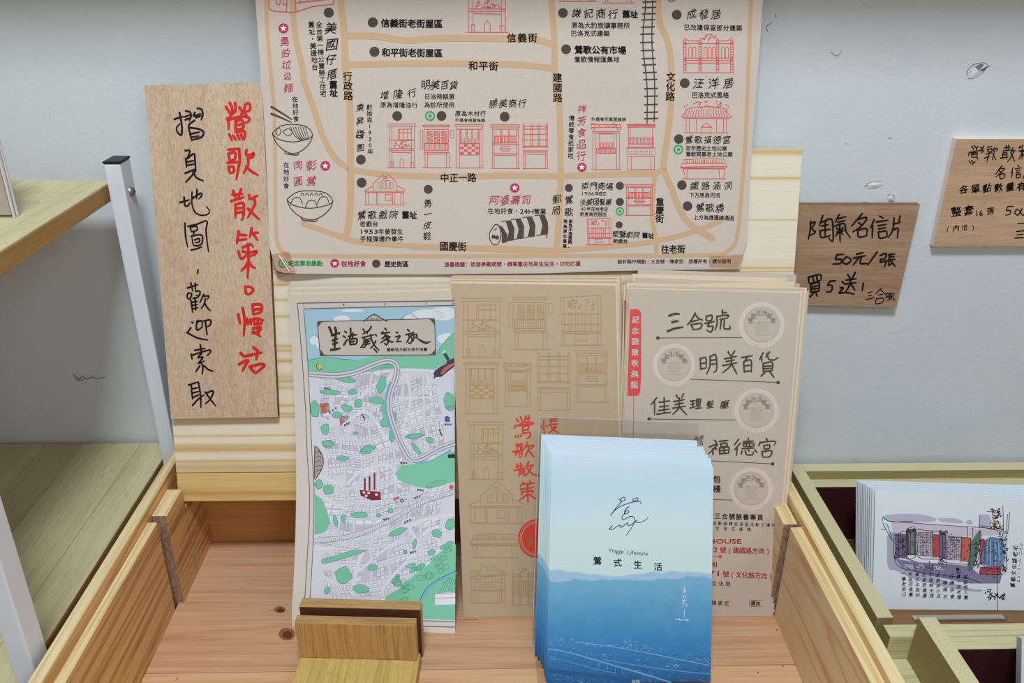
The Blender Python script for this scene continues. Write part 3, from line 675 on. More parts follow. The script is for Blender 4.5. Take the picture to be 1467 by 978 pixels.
        hl(1, 0, 1); scrib(.4, .04, .62, .16, 8)
    elif kind == 'manor':
        L.append([(0, .22), (.06, .12), (.3, .1), (.32, .0), (.45, .0), (.46, .1), (.56, .1), (.58, 0), (.70, 0), (.72, .1), (.95, .14), (1, .24), (0, .28), (0, .22)]); L.append(rect(.32, .24, .70, .50)); L.append(rect(.4, .28, .62, .44)); posts(.26, 1, .06, .14)
        for x in (.14, .22, .76, .86): L.append(rect(x, .16, x + .07, .22)); L.append(rect(x, .34, x + .07, .44))
        hl(.56, .05, .95); hl(.64, .05, .95); L.append(rect(.24, .68, .74, 1)); L.append(rect(.80, .66, .88, 1)); hl(1, 0, 1)
    return L, fill
def draw_house(ik, kind, box4, wd, mat, fade=None):
    L, fill = house_drawing(kind); x0, y0, x1, y1 = box4
    for f in fill: ik.poly([(x0 + (x1 - x0) * a, y0 + (y1 - y0) * b) for a, b in f], mat, 2)
    for l in L: ik.line([(x0 + (x1 - x0) * a, y0 + (y1 - y0) * b) for a, b in l], wd, mat, 2, step=14, sm=False, cap=False)

# ------------------------------------------------------------------ street map poster
class FoldSurf(Surf):
    def g(s, x, h):
        y = np.interp(h, s.h, s.y)
        cr = np.array([-.20, -.046, .040, .20]); off = np.array([-.0020, .0009, -.0012, .0010])
        cy = np.clip((h - .10) / .09, 0, 1) ** 2; cx = np.clip((-.10 - x) / .04, 0, 1)
        return y + np.interp(x, cr, off) * .8 - .004 * cx * cy - s.off
MS = FoldSurf([(-.30, .5570), (-.05, .5545), (.0, .5500), (.03, .5462), (.06, .5420), (.0900, .5372), (.1167, .5318), (.1450, .5253), (.1700, .5195), (.2000, .5125)])
mp = thing('street_map', MS.hit([(730, 392)])[0], 'large beige street map with tan roads and red house drawings taped above the leaflets', 'map')
xl = lambda y: np.interp(y, [-60, 0, 100, 215, 330, 358, 388, 400], [362, 366, 373, 379, 384, 387, 396, 404])
xr = lambda y: np.interp(y, [-60, 0, 100, 215, 300, 345, 363, 385, 400], [1097, 1093, 1086, 1077, 1072.5, 1070, 1065, 1060, 1058])
yb = lambda x: np.interp(x, [396, 402, 430, 600, 780, 875, 1060], [387, 390.5, 392, 393, 391.5, 388, 385])
def map_warp(g):
    out = []
    for (u, v) in g:
        y = -60 + v * 452
        for _ in range(3):
            x = xl(y) + u * (xr(y) - xl(y)); y = -60 + v * (yb(x) + 60)
        out.append((x, y))
    return np.array(out)
sheet('sheet', MS, [(0, 0), (1, 0), (1, 1), (0, 1)], .00018, kraft, mp, 72, 44, warp=map_warp, mat_edge=flat('kraft_back', (186, 150, 124)))
rd = Ink(MS, .00009)
def road(p, wd): rd.line(p, wd, ink_road, 0, step=8)
road([(378, -60), (381, 0), (384, 60), (392, 150), (394, 215), (394.5, 300), (396, 338), (400, 354), (411, 365), (430, 366.5), (600, 367), (730, 366.5), (900, 366), (1020, 365), (1040, 361), (1052, 350), (1058, 325), (1062, 280), (1068, 200), (1073, 80), (1076, 0), (1078, -60)], 5.6)
road([(418, -60), (420, 20), (425, 61), (434, 100), (435, 115), (451, 160), (463, 196), (480, 226), (501, 243)], 8.6)
road([(486, -60), (488, 0), (493, 45), (495, 98), (501, 150), (502, 240), (502, 290), (499, 325), (494, 340)], 10)
road([(495, 51), (541, 52), (583, 58), (615, 55), (700, 55), (764, 57), (792, 63)], 9.6)
road([(494, 93), (590, 91), (730, 92), (793, 98)], 9)
road([(788, -60), (790, 0), (794, 52), (795, 104), (801, 145), (803, 253), (799, 340), (797, 362)], 9)
road([(503, 243), (530, 247), (566, 251), (664, 253), (730, 251), (798, 252), (901, 249), (940, 248), (951, 240)], 8.6)
road([(941, -60), (943, 0), (945, 31), (958, 65), (962, 104), (961, 155), (953, 220), (951, 241), (963, 272), (976, 304), (992, 324), (1020, 341)], 9)
road([(590, 354), (720, 355.5), (798, 358), (875, 353), (940, 345), (992, 332), (1033, 316)], 7.4)
road([(434, 320), (480, 336), (517, 347), (591, 352), (730, 358), (797, 358)], 7.4)
road([(938, 252), (934, 304), (940, 345), (940, 359)], 6.5)
rails = [[(922, -60), (925, 0), (921, 60), (927, 124), (927, 176)], [(935, -60), (935, 0), (934, 60), (938, 124), (937, 174)]]
for r in rails: rd.line(r, 1.7, ink_dot, 1)
for i, y in enumerate([-40, -29, -18, -8, 3, 11, 20, 28.5, 39, 49, 61, 72.5, 84, 93, 104, 114, 127, 138, 150, 161, 170]):
    xa = np.interp(y, [0, 60, 124, 176], [925, 921, 927, 927]); rd.line([(xa - 3.5, y), (xa + 15, y - .6)], 2.1, ink_dot, 1)
rd.build('street_print', mp)
class Part:
    def __init__(s, name): s.name = name
    def __enter__(s):
        global pr
        pr = Ink(MS, .00012)
    def __exit__(s, *a): pr.build(s.name, mp)
for x, y, r in ((471, 18, 7.2), (534, 32, 7.2), (536.5, 74, 7.2), (569, 166, 7), (632.5, 166, 7), (723, 167, 7), (517, 228.5, 7), (518, 261.5, 7), (613.5, 271, 6.4), (539, 377.5, 6), (806.5, 18.5, 7), (811, 70.5, 7), (969.5, 21, 7),
                (981, 119, 7), (972.5, 199, 6.8), (815, 269, 5.8), (888, 266, 5.8), (888, 289, 5.8), (887, 322, 5), (977, 265, 6.8), (985, 295, 6.8)):
    with Part('map_dot'): pr.disc(x, y, r, ink_dot, 1, 28)
def target(x, y, r): pr.ring(x, y, r * .68, r, ink_green, 1); pr.disc(x, y, r * .36, ink_green, 1, 16)
for x, y, r in ((616, 166, 7.2), (972, 214, 7), (888, 302.5, 6), (405, 377, 6.4), (962, -4, 7)):
    with Part('map_target'): target(x, y, r)
def star(x, y, r):
    pr.disc(x, y, r, ink_mag, 1, 28)
    pr.poly([(x + r * (.72 if k % 2 == 0 else .30) * math.sin(k * math.pi / 5), y - r * (.72 if k % 2 == 0 else .30) * math.cos(k * math.pi / 5)) for k in range(10)], ink_white, 3)
for x, y, r in ((406, 40.5, 7.2), (466, 237.5, 7), (479.5, 377, 6.4), (737.5, 269, 6.8), (833.5, 239.5, 6.6)):
    with Part('map_star'): star(x, y, r)
for kind, b4 in (('balcony', (555, 177.5, 596, 240)), ('lattice', (602, 179, 650, 240)), ('checker', (652, 178, 693, 240.5)), ('shop', (703, 178.5, 745, 241)), ('shelves', (749, 177, 785, 241.5)), ('railing', (847, 177, 890, 243)), ('eaves', (898, 178, 939, 243)),
                 ('gable', (522, 247, 580, 293)), ('baroque', (978, 49, 1051, 104)), ('temple', (976, 145, 1048, 190)), ('pavilion', (975, 227, 1042, 256)), ('shop', (895, 264, 937, 308)), ('theatre', (841, 312, 876, 350.5)), ('balcony', (668, -30, 728, 46)),
                 ('manor', (800, -46, 855, 2)), ('lattice', (860, -56, 911, 4))):
    with Part('house_drawing'): draw_house(pr, kind, b4, .9, ink_red)
with Part('house_drawing'): pr.strokes('386,-20 385,0 388,14 410,17 423,17 450,9 478,6; 410,17 412,-10; 424,16 422,-12; 424,4 478,-2; 390,0 392,-14; 395,-12 396,4 401,5 400,-12; 405,-12 406,6 411,4; 430,2 431,-10; 440,2 440,-10; 450,2 450,-10; 460,0 460,-10; 470,-1 470,-10; 478,6 478,-14', (0, 0), 1, 1.4, ink_red)
K = ink_brown
def bowl(cx, cy, w_, h_, noodles):
    pts = lambda l: [(cx + a * w_, cy + b * h_) for a, b in l]
    pr.line(pts([(-.5, -.2), (-.3, -.44), (0, -.5), (.35, -.42), (.5, -.15), (.36, .0), (0, .1), (-.36, .0), (-.5, -.2)]), 1.3, K, 2)
    pr.line(pts([(-.5, -.2), (-.42, .1), (-.2, .4), (.05, .5), (.28, .35), (.45, .08), (.5, -.15)]), 1.4, K, 2)
    pr.line(pts([(-.18, .4), (-.16, .5), (.12, .55), (.15, .45)]), 1.6, K, 2)
    if noodles:
        pr.line(pts([(-.42, -.22), (-.36, -.38), (-.28, -.28), (-.34, -.12), (-.42, -.22)]), 1.1, K, 2); pr.line(pts([(-.24, -.26), (-.1, -.36), (0, -.22), (-.12, -.1), (-.24, -.26)]), 1.1, K, 2)
        for k in range(7): pr.line(pts([(-.05 + k * .06, -.42), (.05 + k * .055, -.12), (.2 + k * .035, .04)]), 1.0, K, 2)
    else:
        for a, b in ((-.3, -.12), (.02, -.02), (.28, -.14)): pr.line(pts([(a - .12, b + .1), (a - .06, b - .12), (a + .08, b - .14), (a + .14, b + .08)]), 1.2, K, 2)
        for a in (-.2, -.1, .0, .1, .2): pr.line(pts([(a, -.34), (a + .04, -.42), (a + .07, -.32)]), 1.2, K, 2)
with Part('bowl_drawing'): bowl(419, 199, 58, 42, True)
with Part('bowl_drawing'): bowl(444, 294, 66, 42, False)
with Part('chopstick_drawing'): pr.line([(389, 153), (404, 162), (418, 171)], 2.6, K, 2, w2=[3.4, 2.6, 1.6])
with Part('chopstick_drawing'): pr.line([(389, 163), (404, 169), (417, 175)], 2.4, K, 2, w2=[3.6, 2.4, 1.4])
pr = Ink(MS, .00012)
for k, (x, w_) in enumerate(((709, 0), (722, 1), (736, 1), (752, 1), (770, 1))):
    y = 334 - k * 2.8
    if k == 0:
        pr.line([(x, y - 12), (x - 8, y), (x - 5, y + 14), (x + 4, y + 16), (x + 9, y + 2), (x + 5, y - 12), (x - 1, y - 12)], 1.3, K, 2); pr.disc(x - 2, y + 5, 3, K, 2, 10); pr.disc(x + 3, y + 6, 3, K, 2, 10); pr.line([(x - 2, y - 4), (x + 3, y - 7)], 1.2, K, 2)
        pr.poly([(x + 2, y - 13), (x + 11, y - 9), (x + 18, y + 2), (x + 17, y + 13), (x + 10, y + 14), (x + 10, y), (x + 6, y - 9)], K, 2)
    else:
        pr.poly([(x + 2, y - 15), (x + 10, y - 16), (x + 15, y - 4), (x + 14, y + 13), (x + 4, y + 14), (x + 7, y), (x + 4, y - 10)], K, 2); pr.line([(x - 4, y - 14), (x + 3, y - 15)], 1.1, K, 2); pr.line([(x - 2, y + 14), (x + 5, y + 14)], 1.1, K, 2)
pr.line([(780, 313), (785, 325), (783, 341)], 1.3, K, 2)
pr.build('sushi_roll_drawing', mp)
tx = Ink(MS, .00015)
def t(s, p0, p1, z, m=ink_black, b=0.012, hand=0, **k): tx.glyphs(s, p0, p1, z, m, b, hand, **k)
t('信義街老街屋區', (552, 33), (628, 34), 13, b=.03); t('和平街老街屋區', (553, 75), (628, 76), 13, b=.03)
t('信義街', (733, 54), (763, 54), 13.8, b=.0201); t('和平街', (678, 94), (707, 94.5), 13.8, b=.0201)
t('行政路', (498, 109), (499, 137), 13.8, b=.0201); t('建國路', (798.5, 111), (799, 140), 13.8, b=.0201); t('文化路', (961, 110), (960, 138), 13.8, b=.0201); t('重慶街', (945.5, 289), (945, 313), 12.5, b=.02)
t('中正一路', (637, 254.5), (676, 254), 13.8, b=.0201); t('國慶街', (636, 352.5), (662, 353), 14, b=.02); t('往老街', (953, 357), (976, 356.5), 13, b=.025)
H = dict(m=ink_hand, b=.004, hand=1)
t('美', (474, 40), (474, 40), 20, **H); t('國', (475, 63), (475, 63), 21, **H); t('仔', (474, 85), (474, 85), 19, **H); t('厝', (476, 106), (476, 106), 18, **H); t('舊址', (477.5, 121), (478, 133), 12, b=.04)
t('全台第一棟公寶勞工住宅', (457, 35), (463, 134), 9.6, ink_soft); t('舊址・美援地台', (446, 35), (451, 96), 9.6, ink_soft)
t('勇伯垃圾麵', (408, 59), (413, 126), 15.5, ink_mag, .0, 1); t('在地好食', (422.5, 142), (424, 170), 8.6, ink_soft); t('在地好食', (410, 236), (410, 266), 8.6, ink_soft)
t('彰鶯', (446, 237), (446, 259), 18, ink_mag, .0, 1); t('肉圓', (427, 236), (427, 259), 17, ink_mag, .0, 1)
t('東昇醬園', (516, 154), (516, 211), 14.5, **H); t('創始自1930年', (529, 153), (530.5, 217), 8.6, ink_soft)
t('增隆行', (551, 136), (590, 133), 16, **H); t('原為增隆油行', (549, 150), (594, 150.5), 8.8, ink_soft)
t('明美百貨', (610, 121), (650, 122), 16, **H); t('日治時期原', (612, 138), (647, 138.5), 8.8, ink_soft); t('為診所使用', (612, 150), (647, 150), 8.8, ink_soft)
t('原為木材行', (656, 162.5), (692, 162.5), 8.6, ink_soft); t('外牆有棋盤格圖', (655, 171.8), (692, 172.2), 5.8, ink_soft); t('勝美商行', (707, 148), (748, 148), 14.5, **H)
t('謙記商行', (826, 18.5), (878, 20), 17, **H); t('舊址', (897, 20), (908.5, 20.5), 11.5, b=.04); t('原為大豹炭礦事務所', (823, 36), (898, 36.5), 9.4, ink_soft); t('巴洛克式建築', (822, 47.5), (869, 47.8), 9.2, ink_soft)
t('鶯歌公有市場', (829, 71), (891, 72), 12.6, b=.033); t('鶯歌情報匯集地', (827, 85), (883, 85), 9.2, ink_soft)
t('成發居', (991, 20), (1026, 20.5), 18, **H); t('已改建保留部分建築', (984, 39), (1059, 40), 9, ink_soft); t('汪洋居', (1001, 119), (1044, 119), 19, **H); t('巴洛克式風格', (995, 136), (1040, 136), 9.2, ink_soft)
t('鶯歌福德宮', (987, 200), (1041, 200), 14.5, **H); t('百年歷史土地公廟', (986, 212), (1038, 212.5), 7.6, ink_soft); t('鶯歌開基老土地公廟', (986, 220.5), (1046, 221), 7.6, ink_soft)
t('鐵路涵洞', (995, 266), (1043, 266), 15, **H); t('下方原為河流', (991, 279), (1028, 279.5), 7.8, ink_soft); t('鶯歌橋', (1003, 297), (1031, 298), 16, **H); t('上方為捷運線通過', (997, 311), (1048, 312), 7.8, ink_soft)
t('祥芳食品行', (834, 156), (833, 223), 16.5, ink_mag, .0, 1); t('傳統零食抵家啦', (819, 169), (817.5, 223), 8.4, ink_soft); t('外牆有花草圖裝飾', (850, 170.5), (894, 171), 6, ink_soft)
t('阿婆壽司', (708, 286.5), (754, 286), 16.5, ink_mag, .0, 1); t('在地好食・', (703, 302), (740, 302), 8.8, ink_soft); t('24H', (745, 302.6), (764, 302.6), 9.4, ink_soft, .01, latin=True); t('營業', (769, 302.5), (778, 302.6), 8.8, ink_soft)
t('郵局', (798, 285), (797, 301.5), 15, **H); t('鶯歌', (815, 286), (815, 303.5), 15.5, **H); t('原為木造建築，', (817.5, 317), (816.5, 352), 6, ink_soft, .03); t('現為原址重建', (810, 317), (809, 352), 6, ink_soft, .03)
t('南門商場', (838, 266), (873, 267), 13.5, **H); t('1966', (834, 277), (851, 277), 7.2, ink_soft, .0, latin=True); t('年成立', (855, 277), (866, 277), 6.6, ink_soft)
t('佳美理髮廳', (835, 289.5), (872, 289), 12.5, **H); t('40', (832, 299), (839, 299), 7.2, ink_soft, .0, latin=True); t('年在地老店', (843.5, 299), (868, 299.5), 6.6, ink_soft); t('前身為西服店', (834, 306.5), (866, 307), 6.6, ink_soft)
t('榮聲劇院', (882, 335), (912, 336), 12.5, **H); t('舊址', (924, 337), (932.5, 337.5), 8.6, b=.04); t('新戲台', (882, 345), (896, 345.3), 7, ink_soft, .02)
t('鶯歌戲院', (518, 308), (564, 307), 16, **H); t('舊址', (581, 307.5), (592, 308), 11.5, b=.04); t('老戲台', (519.5, 320.5), (537.5, 320.5), 8.8, ink_soft); t('1953', (517, 331.5), (541, 331.5), 9, ink_soft, .01, latin=True); t('年曾發生', (546, 331.5), (573, 331.5), 8.8, ink_soft); t('手榴彈爆炸事件', (520, 342), (574, 342), 8.8, ink_soft)
t('勇一皮鞋', (613, 291), (612, 338), 13.5, **H)
t('紀念章收集點', (417, 377), (458, 377), 8.4, ink_green, .03); t('在地好食', (493, 377.5), (520, 377.5), 8.8, ink_warn, .03); t('歷史街區', (555, 378), (581, 378), 8.8, ink_soft, .03)
t('溫馨提醒：旅遊參觀期間・請尊重在地民生生活・切勿打擾', (640, 378.5), (828, 377.5), 7.4, ink_warn, .02); t('設計製作規劃｜三合號・陳家宏 版權所有・請勿盜用', (888, 374.5), (1044, 374), 6.8, ink_soft, .01)
tx.build('lettering', mp)
TS = FoldSurf(list(zip(MS.h, MS.y)), 0, .0006)
ta = sheet('adhesive_tape', TS, [(385, 365), (414, 360), (424, 391), (397, 398)], .00008, tape_m, None, 5, 5); tag(ta, 'clear tape over the lower left corner of the street map', 'tape')
ti = Ink(TS, .0001); shine = flat('painted_tape_shine', (236, 228, 224), .2, 0, .8)
ti.line([(400, 366), (407, 377), (414, 388)], 1.6, shine, 0); ti.line([(404, 368), (412, 379), (421, 388)], 1.0, shine, 0); ti.build('painted_tape_shine', ta)  # pale streaks painted on the tape as its highlights
tb2 = sheet('adhesive_tape', TS, [(1016, 367), (1066, 364), (1058, 384), (1016, 383)], .00008, tape_m, None, 5, 5); tag(tb2, 'clear tape over the lower right corner of the street map', 'tape')
# ------------------------------------------------------------------ leaflets with the drawn town map (left stack)
HF = .4068
def bottoms(surf, q, h=HF):
    """let the two lower corners stand on the crate floor"""
    a, b, c, d = q; return [a, b, (c[0], floor_py(surf, c[0], h)), (d[0], floor_py(surf, d[0], h))]
LS = Surf([(.199, .4925), (.303, .4700), (.407, .4146)], -.08, 0, True)
def left_warp(amp):
    def f(g):
        v = (g[:, 1] - 428) / 475; return np.stack([g[:, 0] + amp * np.sin(np.clip(v, 0, 1) * math.pi) , g[:, 1]], 1)
    return f
lg = 'folded town map leaflets in the wooden holder stack'
front_q = bottoms(LS, [(413, 429), (648, 423), (652, 906), (416, 899)])
lf = thing('leaflet', LS.hit([(534, 900)])[0], 'front leaflet with a pastel green and lilac town map under a calligraphy title panel', 'leaflet', lg)
def lw(g):
    v = np.clip((g[:, 1] - 428) / 475, 0, 1); u = np.clip((g[:, 0] - 413) / 238, 0, 1)
    return np.stack([g[:, 0] + (9 * np.sin(v * math.pi) + 2 * v) * (1 - u) + 0 * v, g[:, 1]], 1)
sheet('paper', LS, front_q, .0008, map_paper, lf, 10, 40, warp=lw, mat_edge=edge_pale)
tops = [(413, 423, 647, 417), (414, 419, 646, 413), (413, 415, 647, 410), (415, 411, 645, 407), (414, 407, 647, 403), (416, 403, 645, 399.5)]
for i, (xa, ya, xb, yb_) in enumerate(tops):
    S = LS.moved(-.0018 * (i + 1) + .0002); q = bottoms(S, [(xa, ya), (xb, yb_), (651, 905), (416 - .3 * i, 899)])
    o = sheet('leaflet', S, q, .0009, edge_pale if i % 2 else kraft_edge, None, 8, 30, warp=lw)
    tag(o, 'pale leaflet tucked behind the front town map leaflet, showing only thin edges' if i < 5 else 'rearmost pale leaflet of the left stack, its top edge just under the street map', 'leaflet', lg)
A = lambda x, y: (400 + x / 3.622, 380 + y / 3.622)      # upper zoom
Bz = lambda x, y: (400 + x / 3.26, 620 + y / 3.26)       # lower zoom
c_sky = flat('print_sky', (172, 212, 232), .6); c_cloud = flat('print_cloud', (232, 242, 248), .6); c_hill = flat('print_hill', (134, 208, 178), .6); c_town = flat('print_town', (222, 224, 238), .6)
c_blk = flat('print_block', (238, 238, 248), .6); c_ol = flat('print_outline', (170, 166, 190), .6); c_road = flat('print_street', (228, 230, 243), .6); c_green = flat('print_green', (126, 204, 170), .6); c_gdark = flat('print_green_dark', (70, 150, 124), .6)
c_rail = flat('print_rail', (150, 148, 170), .6); c_rail2 = flat('print_rail_light', (222, 222, 236), .6); c_pan = flat('print_panel', (208, 198, 188), .6); c_brush = flat('print_brush', (62, 50, 48), .6); c_line = flat('print_frame', (90, 86, 88), .6)
c_red = flat('print_brick', (206, 110, 104), .6); c_kiln = flat('print_kiln', (136, 44, 56), .6); c_slate = flat('print_slate', (74, 72, 92), .6); c_yel = flat('print_yellow', (226, 206, 84), .6); c_blu = flat('print_blue', (66, 96, 176), .6); c_creek = flat('print_creek', (120, 190, 214), .6); c_lil = flat('print_lilac', (208, 204, 222), .6)
mi = Ink(LS)
li = [(435, 442), (438, 480), (441, 520), (444, 580), (447, 650), (450, 700), (449.5, 760), (447, 810), (444, 862)]
RX = 651.5
area_poly = li + [(443, 884), (RX, 890), (RX, 437)]
mi.poly(area_poly, c_town, 0)
mi.poly([(435, 442), (441, 520), (442, 528), (RX, 528), (RX, 437)], c_sky, 1)
for x, y, rx, ry in ((327, 285, 44, 26), (380, 235, 60, 8), (215, 400, 28, 30), (770, 258, 90, 30), (870, 380, 50, 28), (850, 250, 70, 36), (682, 275, 34, 26), (180, 390, 20, 22)):
    cx, cy = A(x, y); mi.poly([(min(max(cx + rx / 3.622 * math.cos(a), 436), RX), max(cy + ry / 3.622 * math.sin(a), 440)) for a in np.linspace(0, 2 * math.pi, 22, endpoint=False)], c_cloud, 2)
mi.line([A(630, 282), A(650, 262), A(680, 248), A(700, 262), A(720, 275)], .8, c_rail, 3)
mi.poly([A(148, 492), A(230, 478), A(330, 486), A(400, 492), A(490, 470), A(810, 470), A(850, 408), A(880, 372), (RX, 476), (RX, 520), A(800, 540), A(600, 530), A(540, 560), A(420, 552), A(330, 565), A(150, 560)], c_hill, 2)
mi.line([A(148, 492), A(230, 478), A(330, 486), A(400, 492)], .8, c_gdark, 3); mi.line([A(815, 462), A(850, 408), A(880, 372), A(908, 350)], .8, c_gdark, 3)
# small blocks of houses drawn in outline
R = random.Random(5)
def inside(x, y):
    return np.interp(y, [442, 520, 650, 700, 760, 884], [437, 443, 449, 452, 451, 446]) + 6 < x < RX - 7 and 522 < y < 880
def block(x, y, w_, d_, h_, a, fill=c_blk, ol=c_ol):
    u = np.array([math.cos(a), math.sin(a)]) * w_; v = np.array([math.cos(a + 1.25), math.sin(a + 1.25)]) * d_; p = np.array([x, y]); up = np.array([0, -h_])
    a0, a1, a2, a3 = p, p + u, p + u + v, p + v
    top = [a0 + up, a1 + up, a2 + up, a3 + up]
    mi.poly([a0 + up, a1 + up, a1, a2, a3, a3 + up], fill, 3, L=40)
    for s_ in ([a0 + up, a1 + up, a2 + up, a3 + up, a0 + up], [a3 + up, a3, a2, a2 + up], [a2, a1, a1 + up]): mi.line(s_, .55, ol, 4, step=30, sm=False, cap=False)
def gp(i, j):
    Rg = random.Random(i * 131 + j * 17); x, y = 436 + i * 25, 526 + j * 23
    return (x + Rg.uniform(-5, 5) + 7 * math.sin(y * .03), y + Rg.uniform(-5, 5) + 8 * math.sin(x * .025 + 1) - (x - 540) * .10)
for i in range(-1, 10):
    for j in range(-1, 17):
        c = [np.array(gp(i, j)), np.array(gp(i + 1, j)), np.array(gp(i + 1, j + 1)), np.array(gp(i, j + 1))]; m = sum(c) / 4; c = [m + (p - m) * .86 for p in c]
        if not all(inside(p[0], p[1]) for p in c): 
            if not inside(m[0], m[1]): continue
            c = [m + (p - m) * .5 for p in c]
            if not all(inside(p[0], p[1]) for p in c): continue
        big = R.random() < .18
        mi.poly([tuple(p) for p in c], c_lil if R.random() < .7 else c_town, 2, L=60)
        nu, nv = (2, 2) if big else (R.choice((3, 4)), R.choice((3, 3, 4)))
        for a in range(nu):
            for b3 in range(nv):
                if R.random() < .08: continue
                def q2(u, v): return (c[0] * (1 - u) + c[1] * u) * (1 - v) + (c[3] * (1 - u) + c[2] * u) * v
                e = .06; u0, u1, v0, v1 = (a + e) / nu, (a + 1 - e) / nu, (b3 + e) / nv, (b3 + 1 - e - R.uniform(0, .15)) / nv
                k4 = [q2(u0, v0), q2(u1, v0), q2(u1, v1), q2(u0, v1)]; mi.poly([tuple(p) for p in k4], c_blk, 3, L=60)
                mi.line(k4 + [k4[0]], .5, c_ol, 4, step=40, sm=False, cap=False)
                mi.line([k4[0] * .4 + k4[3] * .6, k4[1] * .4 + k4[2] * .6], .45, c_ol, 4, step=40, sm=False, cap=False)
def clipx(p): return (min(max(p[0], float(np.interp(p[1], [442, 520, 650, 700, 760, 884], [436, 442, 448, 451, 450, 445]))), RX), p[1])
def blob(cx, cy, rx, ry, rot=0, m=None, ol=True, n=16, seed=0):
    R2 = random.Random(int(cx * 7 + cy)); pts = []
    for i in range(n):
        a = 2 * math.pi * i / n; r = R2.uniform(.82, 1.1); x, y = rx * r * math.cos(a), ry * r * math.sin(a)
        pts.append(clipx((cx + x * math.cos(rot) - y * math.sin(rot), cy + x * math.sin(rot) + y * math.cos(rot))))
    mi.poly(pts, m or c_green, 5)
    if ol: mi.line(pts + [pts[0]], .55, c_gdark, 6, cap=False)
for f, l in ((A, ((265, 658, 55, 14, .1), (185, 745, 24, 46, 0), (238, 850, 22, 28, 0), (350, 740, 30, 18, .3), (300, 775, 26, 18, 0), (380, 655, 24, 14, 0), (410, 715, 22, 22, 0), (505, 700, 42, 20, .1), (530, 620, 22, 46, .25), (545, 745, 18, 34, 0), (560, 812, 34, 30, 0), (585, 880, 14, 40, 0), (600, 790, 9, 32, 0), (460, 950, 40, 14, -.2), (700, 885, 48, 13, -.15), (880, 700, 28, 44, 0), (888, 740, 24, 12, 0), (255, 925, 32, 18, 0), (345, 590, 60, 16, .2), (555, 522, 34, 10, -.1), (780, 905, 20, 14, .4), (395, 870, 14, 8, 0))),
             (Bz, ((408, 80, 34, 17, -.3), (295, 118, 28, 13, 0), (230, 265, 25, 24, 0), (262, 410, 9, 30, -.2), (375, 382, 42, 15, 0), (300, 398, 12, 20, 0), (735, 470, 23, 18, 0), (553, 462, 46, 15, -.4), (295, 575, 108, 14, -.28), (300, 665, 42, 40, .3), (437, 628, 26, 15, 0), (225, 735, 14, 17, .4), (380, 728, 40, 20, .1), (632, 520, 9, 24, .2), (520, 362, 12, 12, 0), (465, 385, 12, 8, 0), (225, 50, 26, 14, 0), (640, 75, 36, 10, .9), (640, 14, 40, 10, -.1), (185, 240, 20, 22, 0), (800, 425, 22, 30, .5)))):
    for (cx, cy, rx, ry, ro) in l:
        k = 3.622 if f is A else 3.26; p = f(cx, cy); blob(p[0], p[1], rx / k, ry / k, ro)
mi.poly([clipx(p) for p in (Bz(160, 285), Bz(200, 310), Bz(222, 360), Bz(240, 420), Bz(215, 462), Bz(165, 475))], c_green, 5)
mi.poly([Bz(540, 190), Bz(575, 150), Bz(690, 140), Bz(800, 88), (RX, 646), (RX, 690), Bz(760, 240), Bz(700, 262), Bz(640, 250), Bz(560, 222)], c_hill, 5); 
for p_, q_ in ((610, 170), (690, 190), (760, 175), (640, 215)): block(*Bz(p_, q_), 7, 5, 1.5, -.5, c_blk, c_gdark)
blob(*Bz(735, 238), 15, 4.5, -.25)
mi.poly([Bz(495, 765), Bz(560, 725), Bz(640, 655), Bz(700, 612), Bz(745, 560), Bz(825, 520), (RX, 888), (560, 884), Bz(560, 840), Bz(495, 790)], c_hill, 5)
for _ in range(26):
    a = R.random(); px, py = 565 + a * 82, 850 - a * 60 + R.uniform(-22, 22)
    if px < 646 and py < 876: blob(px, py, R.uniform(4, 9), R.uniform(2.5, 4.5), R.uniform(-.7, 0), c_green)
for px_, py_ in ((600, 735), (700, 770), (760, 760)): block(*Bz(px_, py_), 14, 7, 3, -.12)
mi.poly([Bz(728, 752), Bz(800, 742), Bz(822, 745), Bz(822, 800), Bz(728, 802)], c_blk, 7); mi.line([Bz(728, 752), Bz(822, 745)], .8, c_ol, 8); mi.line([Bz(728, 772), Bz(822, 768)], .8, c_ol, 8)
for k_ in range(6): mi.line([Bz(745 + k_ * 14, 745), Bz(770 + k_ * 10, 700), Bz(790 + k_ * 7, 672)], .55, c_gdark, 8)
mi.line([Bz(662, 790), Bz(690, 735), Bz(745, 690), Bz(823, 655)], 3.2, c_creek, 8); mi.line([Bz(655, 785), Bz(684, 730), Bz(740, 684), Bz(823, 645)], .7, c_slate, 9); mi.line([Bz(640, 140), Bz(700, 135), Bz(750, 110), Bz(800, 80)], 3, c_creek, 6)
